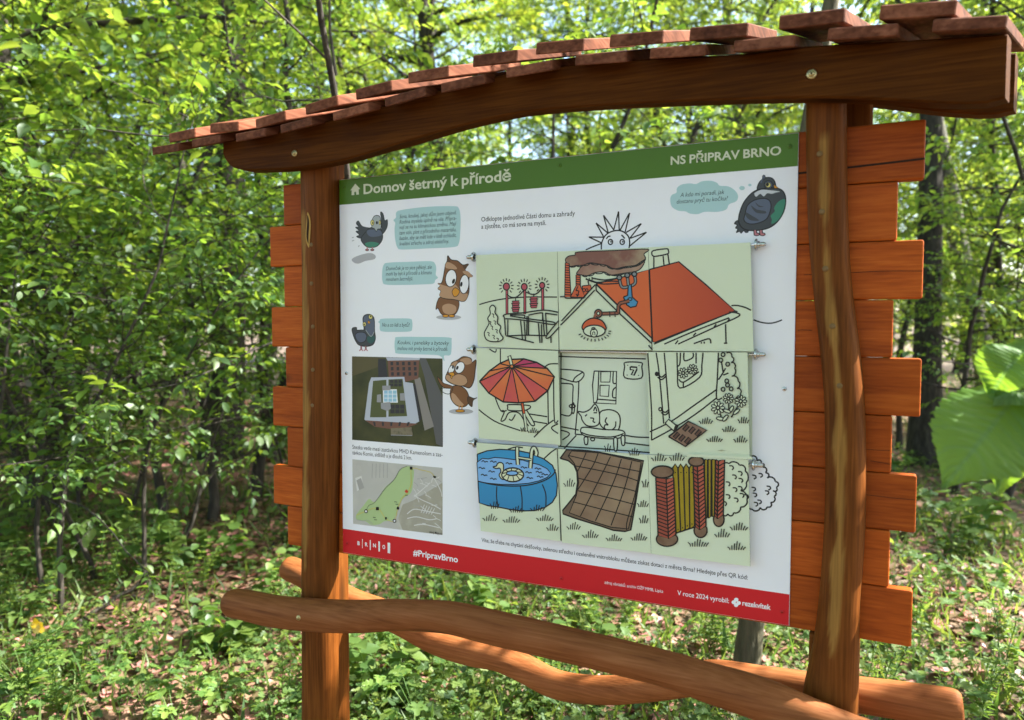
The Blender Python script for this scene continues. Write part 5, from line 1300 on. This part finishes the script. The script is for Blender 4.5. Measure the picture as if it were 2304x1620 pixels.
# unseen trees around the clearing behind the camera, enlarged to block low skylight
for i in range(13):
    a = math.radians(150 + 18.5 * i); rr = 6.6 + 1.6 * ((i * .618) % 1)
    plant_tree('broadleaf_tree', 'unseen broadleaf tree around the clearing, enlarged to block low skylight', 'tree', P_MID, i, (1.0 + rr * math.cos(a), -1.2 + rr * math.sin(a), 0), 1.7 * i + .5, 1.5 + .14 * (i % 3), 'trees around the clearing behind the viewer')


# ------------------------------------------------------------------ forest floor
def floor_points(n, d0, d1, rng, pw=1.0, u0=-1250, u1=2900):
    """random ground positions in the part of the wood that the photo looks into"""
    d = (d0 ** pw + (d1 ** pw - d0 ** pw) * rng.uniform(0, 1, n)) ** (1 / pw)
    a = rng.uniform(math.atan((u0 - 1152) / FPX), math.atan((u1 - 1152) / FPX), n) + math.atan2(FWD[0], FWD[1])
    x, y = CAM[0] + d * np.sin(a), CAM[1] + d * np.cos(a)
    return np.stack([x, y, terrain(x, y)], 1)
def patchy(P, f, ph):
    return .5 + .25 * np.sin(P[:, 0] * f + ph) * np.cos(P[:, 1] * f * .83 + ph * 2) + .25 * np.sin((P[:, 0] + P[:, 1]) * f * 1.9 + ph * 3)
def litter():
    rng = np.random.default_rng(5)
    P = np.concatenate([floor_points(25000, 1.6, 6.5, rng, 1.4), floor_points(19000, 6.0, 16, rng, 1.2)])
    P = P[rng.uniform(0, 1, len(P)) < .35 + .75 * patchy(P, 1.3, .7)]
    n = len(P)
    P[:, 2] += rng.uniform(.004, .03, n)
    az = rng.uniform(0, 2 * np.pi, n)
    ax = np.stack([np.cos(az), np.sin(az), rng.normal(0, .22, n)], 1)
    nm = np.stack([rng.normal(0, .35, n), rng.normal(0, .35, n), np.ones(n)], 1)
    dist = np.linalg.norm(P[:, :2] - CAM[:2], axis=1)
    V, T = scatter(T_OVAL, P, ax, nm, rng.uniform(.035, .085, n) * np.where(dist > 7, 1.5, 1), rng, rng.uniform(.8, 1.5, n))
    o = link('leaf_litter', tri_mesh('leaf_litter', V, T, ML_LITTER))
    tag(o, 'dry tan and brown fallen leaves covering the forest floor', 'leaf litter', kind='stuff')
litter()
def cover():
    rng = np.random.default_rng(6)
    P = np.concatenate([floor_points(9000, 1.7, 5.5, rng, 1.3), floor_points(7000, 5.0, 11, rng, 1.2), floor_points(5000, 10, 24, rng, 1.1)])
    P = P[rng.uniform(0, 1, len(P)) < np.clip(1.9 * patchy(P, 1.1, 2.2) - .42 + .18 * patchy(P, 5.1, .3) - .45 * (P[:, 0] - .28 * P[:, 1] > .95), .04, 1)]
    dist = np.linalg.norm(P[:, :2] - CAM[:2], axis=1)
    acc = Acc()
    n = len(P); nl = 6
    hgt = rng.uniform(.03, .16, n) * np.where(dist > 9, 1.4, 1)
    az = rng.uniform(0, 2 * np.pi, (n, nl))
    rad = rng.uniform(.02, .09, (n, nl))
    pos = P[:, None] + np.stack([np.cos(az) * rad, np.sin(az) * rad, hgt[:, None] * rng.uniform(.35, 1.1, (n, nl))], -1)
    ax = np.stack([np.cos(az), np.sin(az), rng.normal(-.05, .3, (n, nl))], -1)
    nm = np.array([0, 0, 1.0]) + rng.normal(0, .35, (n, nl, 3))
    sz = rng.uniform(.014, .044, (n, nl)) * rng.uniform(.6, 1.2, (n, 1)) * np.where(dist > 9, 1.7, 1)[:, None]
    V, T = scatter(T_LOBE, pos.reshape(-1, 3), ax.reshape(-1, 3), nm.reshape(-1, 3), sz.ravel(), rng)
    acc.add(V, T)
    # grassy blades between the leaves
    m = 20000
    G = np.concatenate([floor_points(m, 1.7, 7, rng, 1.3), floor_points(m // 2, 6, 16, rng, 1.2)])
    G = G[rng.uniform(0, 1, len(G)) < .15 + .8 * patchy(G, 1.1, 4.0)]
    k = len(G)
    ax = np.stack([rng.normal(0, .5, k), rng.normal(0, .5, k), np.ones(k)], 1)
    nm = np.stack([rng.normal(0, 1, k), rng.normal(0, 1, k), rng.normal(0, .3, k)], 1)
    V, T = scatter(T_BLADE, G, ax, nm, rng.uniform(.06, .2, k), rng, rng.uniform(.5, 1.2, k))
    acc.add(V, T)
    o = link('ground_cover', acc.mesh('ground_cover', [ML_COVER]))
    tag(o, 'low green herbs and grass spreading over the forest floor', 'ground cover', kind='stuff')
cover()

# ---- single plants
def herb_lobed(seed, h=.24, n=13):
    rng = np.random.default_rng(seed); st, lf = Acc(), Acc()
    for k in range(n):
        a = 2.4 * k; r = rng.uniform(.04, .15); z = h * rng.uniform(.45, 1.0)
        P = np.array([(0, 0, 0), (math.cos(a) * r * .4, math.sin(a) * r * .4, z * .6), (math.cos(a) * r, math.sin(a) * r, z)])
        st.add(*tube_arr(P, .0016, 3))
        for q, (da, sc) in enumerate(((0, 1), (.9, .75), (-.9, .75))):
            ax = np.array([[math.cos(a + da), math.sin(a + da), rng.normal(-.1, .2)]]); nm = np.array([[rng.normal(0, .3), rng.normal(0, .3), 1]])
            lf.add(*scatter(T_LOBE, P[-1:], ax, nm, np.array([rng.uniform(.045, .075) * sc]), rng))
    return st.mesh('lobed_stem', [ML_HERB]), lf.mesh('lobed_leaf', [ML_HERB])
def herb_whorl(seed, h=.42):
    rng = np.random.default_rng(seed); st, lf = Acc(), Acc()
    for s in range(3):
        P = bend((rng.normal(0, .03), rng.normal(0, .03), 0), (rng.normal(0, .25), rng.normal(0, .25), 1), h * rng.uniform(.6, 1), 9, rng, wob=.08)
        st.add(*tube_arr(P, .0022, 4))
        for i in range(2, 10):
            for k in range(6):
                a = k * 1.047 + i * .5
                ax = np.array([[math.cos(a), math.sin(a), .35]]); nm = np.array([[-math.cos(a) * .4, -math.sin(a) * .4, 1]])
                lf.add(*scatter(T_FAR, P[i:i + 1], ax, nm, np.array([.052 * (1.15 - i * .06)]), rng, np.array([.42])))
    return st.mesh('whorl_stem', [ML_HERB]), lf.mesh('whorl_leaf', [ML_HERB])
def herb_broad(seed, h=.32, n=11):
    rng = np.random.default_rng(seed); st, lf = Acc(), Acc()
    for s in range(3):
        P = bend((rng.normal(0, .05), rng.normal(0, .05), 0), (rng.normal(0, .3), rng.normal(0, .3), 1), h * rng.uniform(.7, 1.1), 6, rng, wob=.1)
        st.add(*tube_arr(P, .0028, 4))
        for i in range(1, 7):
            for k in (0, 1):
                a = i * 1.57 + k * 3.14 + s
                ax = np.array([[math.cos(a), math.sin(a), rng.uniform(-.2, .25)]]); nm = np.array([[rng.normal(0, .25), rng.normal(0, .25), 1]])
                lf.add(*scatter(T_OVAL, P[i:i + 1], ax, nm, np.array([rng.uniform(.07, .12)]), rng, np.array([1.45])))
    return st.mesh('broad_stem', [ML_HERB]), lf.mesh('broad_leaf', [ML_HERB])
P_LOBED = [herb_lobed(s) for s in (1, 2, 3)]
P_WHORL = [herb_whorl(s) for s in (4, 5, 6)]
P_BROAD = [herb_broad(s) for s in (7, 8, 9)]
HERBS = []
def zone(u, v):
    if u < 230: return 'near the left picture edge'
    if u < 500: return 'before the left shrubs'
    if u < 760: return 'beside the left post'
    if u < 1160: return 'under the left panel half'
    if u < 1850: return 'under the right panel half'
    return 'right of the right post'
def herb(name, label, protos, k, u, v, s, rot, group):
    p = on_ground(u, v)
    r = thing(name, label, 'plant', (p[0], p[1], float(terrain(np.array(p[0]), np.array(p[1]))) - .005), group)
    r.rotation_euler = (0, 0, rot); r.scale = (s,) * 3
    a, b = protos[k % 3]
    link('stem', a, r); link('leaves', b, r)
    HERBS.append((r, label, zone(u, v) if v > 1400 else zone(u, v) + ', further back', u))
    return r
GL_ = 'lobed-leaf herbs on the forest floor'; GW_ = 'upright herbs with whorled leaves'; GB_ = 'broad-leaved seedlings'
lobed = [(100, 1475), (250, 1545), (330, 1600), (420, 1520), (300, 1490), (60, 1585), (180, 1630), (500, 1600), (395, 1660), (560, 1540), (150, 1520), (610, 1640), (20, 1660), (860, 1610), (900, 1540), (1010, 1600), (940, 1660), (1080, 1560), (830, 1500), (1320, 1640), (1460, 1610), (1560, 1640), (1190, 1640), (2060, 1500), (2210, 1560), (2250, 1430), (1990, 1640), (2120, 1650), (640, 1700), (1640, 1690)]
for i, (u, v) in enumerate(lobed):
    herb('lobed_herb', 'lobed light green herbs', P_LOBED, i, u, v, .5 + .5 * ((i * .37) % 1), i * 1.3, GL_)
whorl = [(455, 1330), (390, 1340), (310, 1310), (60, 1600), (120, 1625), (1250, 1390), (1320, 1420), (1580, 1470), (1620, 1490), (1490, 1580), (640, 1600), (2270, 1600), (2200, 1640), (1210, 1610), (700, 1690), (2060, 1420), (30, 1420), (230, 1350), (1400, 1455), (1960, 1600)]
for i, (u, v) in enumerate(whorl):
    herb('whorled_herb', 'upright whorl-leaved herbs', P_WHORL, i, u, v, .75 + .45 * ((i * .61) % 1), i * 2.1, GW_)
broad = [(880, 1480), (980, 1500), (850, 1560), (920, 1590), (1040, 1470), (960, 1430), (1090, 1400), (1000, 1360), (470, 1470), (540, 1480), (1150, 1450), (80, 1300), (180, 1255), (260, 1210), (360, 1230), (440, 1270), (520, 1290), (1330, 1490), (1270, 1340), (2240, 1330), (2150, 1250), (1980, 1440), (600, 1350), (30, 1240)]
for i, (u, v) in enumerate(broad):
    herb('seedling', 'broad-leaved seedlings', P_BROAD, i, u, v, .55 + .45 * ((i * .43) % 1), i * 1.9, GB_)
# taller weeds further back, towards the trees
rng_ = np.random.default_rng(77)
for i, p in enumerate(floor_points(46, 4.2, 9.5, rng_, 1.2, -60, 2380)):
    kind = i % 3
    r = thing(('seedling', 'lobed_herb', 'whorled_herb')[kind], ('leafy green weed in the middle distance of the forest floor'), 'plant', (p[0], p[1], p[2] - .005), 'weeds in the middle distance')
    s = rng_.uniform(1.0, 1.7); r.scale = (s,) * 3; r.rotation_euler = (0, 0, i * 1.1)
    a, b = (P_BROAD, P_LOBED, P_WHORL)[kind][i // 3 % 3]
    link('stem', a, r); link('leaves', b, r)
# each one named by its kind, its neighbourhood and its place in the row there
ORD = ['first', 'second', 'third', 'fourth', 'fifth', 'sixth', 'seventh', 'eighth', 'ninth', 'tenth', 'eleventh', 'twelfth', 'thirteenth', 'fourteenth']
for key in sorted({(l, z) for _, l, z, _ in HERBS}):
    row = sorted([h for h in HERBS if (h[1], h[2]) == key], key=lambda h: h[3])
    for q, h in enumerate(row):
        h[0]['label'] = ('the only one' if len(row) == 1 else ORD[q] + ' from the left') + ' of the ' + key[0] + ' ' + key[1]
# the yellow flower at the lower left
p = on_ground(86, 1560)
fl = thing('yellow_flower', 'small bright yellow four-petalled flower on a thin stalk at the lower left', 'flower', (p[0], p[1], float(terrain(np.array(p[0]), np.array(p[1]))) - .005))
tip = at_dist(84, 1404, np.linalg.norm(on_ground(86, 1560) - CAM) - .02) - np.array(fl.location)
link('stem', tri_mesh('flower_stem', *tube_arr(np.array([(0, 0, 0), tip * np.array([.3, .3, .55]), tip]), .002, 4), ML_HERB), fl)
MYF = leaf_mat('yellow_petal', (0.75, 0.50, 0.01), (0.75, 0.5, 0.02), .05, .3)
rngf = np.random.default_rng(3)
for c in ((0, 0, 0), (.022, .0, -.012), (-.014, .01, -.02)):
    for k in range(4):
        a = k * 1.57 + c[0] * 40
        V, T = scatter(T_OVAL, (tip + np.array(c))[None], np.array([[math.cos(a) * RGT[0] - math.sin(a) * .2, math.cos(a) * RGT[1] - .35, math.sin(a)]]), np.array([[.3, -1, .5]]), np.array([.03]), rngf, np.array([1.6]))
        link('petal', tri_mesh('petal', V, T, MYF), fl)
V, T = [], []
la = Acc()
for k in range(9):
    a = k * 2.4
    la.add(*scatter(T_LOBE, np.array([[tip[0] * .3 + .03 * math.cos(a), tip[1] * .3 + .03 * math.sin(a), .05 + .018 * k]]), np.array([[math.cos(a), math.sin(a), .1]]), np.array([[0, 0, 1.0]]), np.array([.06]), rngf))
link('leaves', la.mesh('flower_leaves', [ML_HERB]), fl)

# ---- fallen sticks
def stick(label, a, b, r, mat=MB_DRY, lift=(.02, .02), name='fallen_stick'):
    A, B = on_ground(*a), on_ground(*b)
    A[2] = float(terrain(np.array(A[0]), np.array(A[1]))) + lift[0]; B[2] = float(terrain(np.array(B[0]), np.array(B[1]))) + lift[1]
    rg = np.random.default_rng(int(a[0]))
    P = np.array([A + (B - A) * t + np.append(rg.normal(0, .012, 2), rg.normal(0, .004)) * (0 < t < 1) for t in np.linspace(0, 1, 8)])
    me = tri_mesh('fallen_stick', *tube_arr(P - A, np.linspace(r, r * .45, 8), 7), mat, smooth=True)
    o = link(name, me); o.location = A
    tag(o, label, 'stick', 'fallen sticks on the forest floor')
stick('long dark stick lying diagonally left of the front rail end', (165, 1425), (335, 1325), .016, MB_DARK, (.02, .06))
stick('thin dark stick running towards the front rail end', (300, 1355), (490, 1415), .010, MB_DARK)
stick('short pale stick among herbs at the lower left', (192, 1466), (246, 1502), .006)
stick('tiny pale twig near the lower left corner', (155, 1570), (191, 1560), .006)
stick('stubby brown broken branch in the lower left corner', (10, 1640), (70, 1580), .028, MB_DRY, (.02, .05), 'broken_branch')
stick('pale dry stalk standing just below the red footer', (918, 1330), (962, 1285), .007, MB_DRY, (.05, .22))
stick('dark branch on the ground behind the left planks', (590, 1255), (690, 1190), .012, MB_DARK)
stick('grey stick in the right background', (2010, 1330), (2130, 1300), .014)
stick('brown stick behind the rails', (1090, 1560), (1250, 1500), .008)

# ---- the hazel sapling whose leaves hang in at the right edge
def broad_leaf(L_, W, fold, curl, seed, nx=12, ny=84):
    """rounded, pointed leaf with toothed edge and quilted side veins; returns vertices, faces and vein weight"""
    V, T, K = [], [], []
    for j in range(ny + 1):
        t = j / ny
        w = math.sin(math.pi * min(.999, t ** .80 * .985 + .012)) ** .70
        if t > .62: w *= 1 - .82 * ((t - .62) / .38) ** 1.25
        saw = (j % 4) / 3.0
        w = W / 2 * w * (1 + .07 * (.5 - saw) * (1 if 2 < j < ny - 2 else 0) + .03 * math.sin(j * .75 + seed))
        for i in range(-nx, nx + 1):
            s = i / nx; q = abs(s)
            x = s * w
            y = t * L_ - .13 * L_ * q ** 1.4 * (1 - t) ** 3
            ph = (t - q * .24 * (1 - .35 * t)) * 6.5
            fr = abs(((ph + .5) % 1) - .5)
            side = max(0.0, 1 - fr / .10) * (q > .03)
            k = max(max(0.0, 1 - q * w / .0042), side * .75)
            quilt = .0026 * math.sin(math.pi * min(1, fr * 2)) * (1 - q ** 4)
            z = fold * q * w * .8 - curl * t * t * L_ - .16 * W * q ** 3 * (.7 + .5 * math.sin(4 * t + seed)) + quilt * W / .15 + .004 * math.sin(9 * t + 2 * seed + 2 * s)
            V.append((x, y, z)); K.append(k)
    n = 2 * nx + 1
    for j in range(ny):
        for i in range(n - 1):
            a = j * n + i; T += [(a, a + 1, a + n + 1), (a, a + n + 1, a + n)]
    return np.array(V), np.array(T), np.array(K, np.float32)
def leaf_object(V, T, K):
    me = tri_mesh('hazel_leaf', V, T, ML_HAZEL, smooth=True)
    me.attributes.new('vein', 'FLOAT', 'POINT').data.foreach_set('value', K)
    return me
hz_base = np.array(fan(2640, 1.5))
hz = thing('hazel_sapling', 'hazel sapling with large serrated leaves hanging in at the right edge', 'sapling', tuple(hz_base))
stem = np.array([hz_base, hz_base + [.02, .03, .5], hz_base + [-.02, .02, 1.0], hz_base + [.0, 0, 1.45], hz_base + [.05, .02, 2.1]])
link('stem', tri_mesh('hazel_stem', *tube_arr(np.array(smooth_curve(stem)) - hz_base, np.linspace(.014, .006, 21), 8), MB_TWIG, smooth=True), hz)
j0 = at_dist(2284, 889, 1.24)
br = np.array([hz_base + [0, 0, 1.42], at_dist(2460, 850, 1.32), at_dist(2360, 872, 1.27), at_dist(2315, 880, 1.25), j0])
link('branch', tri_mesh('hazel_branch', *tube_arr(np.array(smooth_curve(br)) - hz_base, np.linspace(.006, .0022, 21), 6), MB_TWIG, smooth=True), hz)
def hazel_leaf(base_px, tip_px, d0, d1, width, nrm_dir, fold=.5, curl=.15, seed=1):
    A, B = at_dist(*base_px, d0), at_dist(*tip_px, d1)
    L_ = np.linalg.norm(B - A); Y = (B - A) / L_
    Z = np.array(nrm_dir, float); X = nrm(np.cross(Y, Z)); Z = np.cross(X, Y)
    V, T, K = broad_leaf(L_ * 1.03, width, fold, curl, seed)
    W = A + V[:, :1] * X + V[:, 1:2] * Y + V[:, 2:] * Z
    link('leaf', leaf_object(W - hz_base, T, K), hz)
toc = -FWD
hazel_leaf((2288, 888), (2136, 1080), 1.24, 1.14, .136, toc * .85 + UPV * .75 - RGT * .05, .28, .12, 1)
hazel_leaf((2296, 798), (2222, 886), 1.24, 1.22, .080, toc * .8 - RGT * .7 + UPV * .3, .9, .22, 2)
hazel_leaf((2352, 812), (2290, 912), 1.32, 1.28, .105, toc * .9 + UPV * .35, .3, .08, 3)
hazel_leaf((2352, 892), (2244, 884), 1.26, 1.20, .090, UPV * 1.0 + toc * .20, .35, .06, 4)
hazel_leaf((2304, 996), (2238, 1078), 1.34, 1.30, .080, toc * .6 - RGT * .8 + UPV * .4, .9, .3, 5)
hazel_leaf((2345, 776), (2268, 802), 1.32, 1.26, .07, UPV + toc * .3, .5, .1, 6)
hazel_leaf((2385, 930), (2330, 1050), 1.27, 1.22, .105, toc + UPV * .5, .3, .1, 7)
for k in range(8):
    c = hz_base + np.array([.0, 0, 1.25 + .1 * k]); a = k * 2.4
    V, T, K = broad_leaf(.12, .11, .5, .2, k)
    Y = np.array([math.cos(a) * .9 + .35, math.sin(a), -.15]); Y /= np.linalg.norm(Y); X = nrm(np.cross(Y, [0, 0, 1.0])); Z = np.cross(X, Y)
    if (Y @ RGT) < 0: continue
    link('leaf', leaf_object(c + .04 * Y + V[:, :1] * X + V[:, 1:2] * Y + V[:, 2:] * Z - hz_base, T, K), hz)
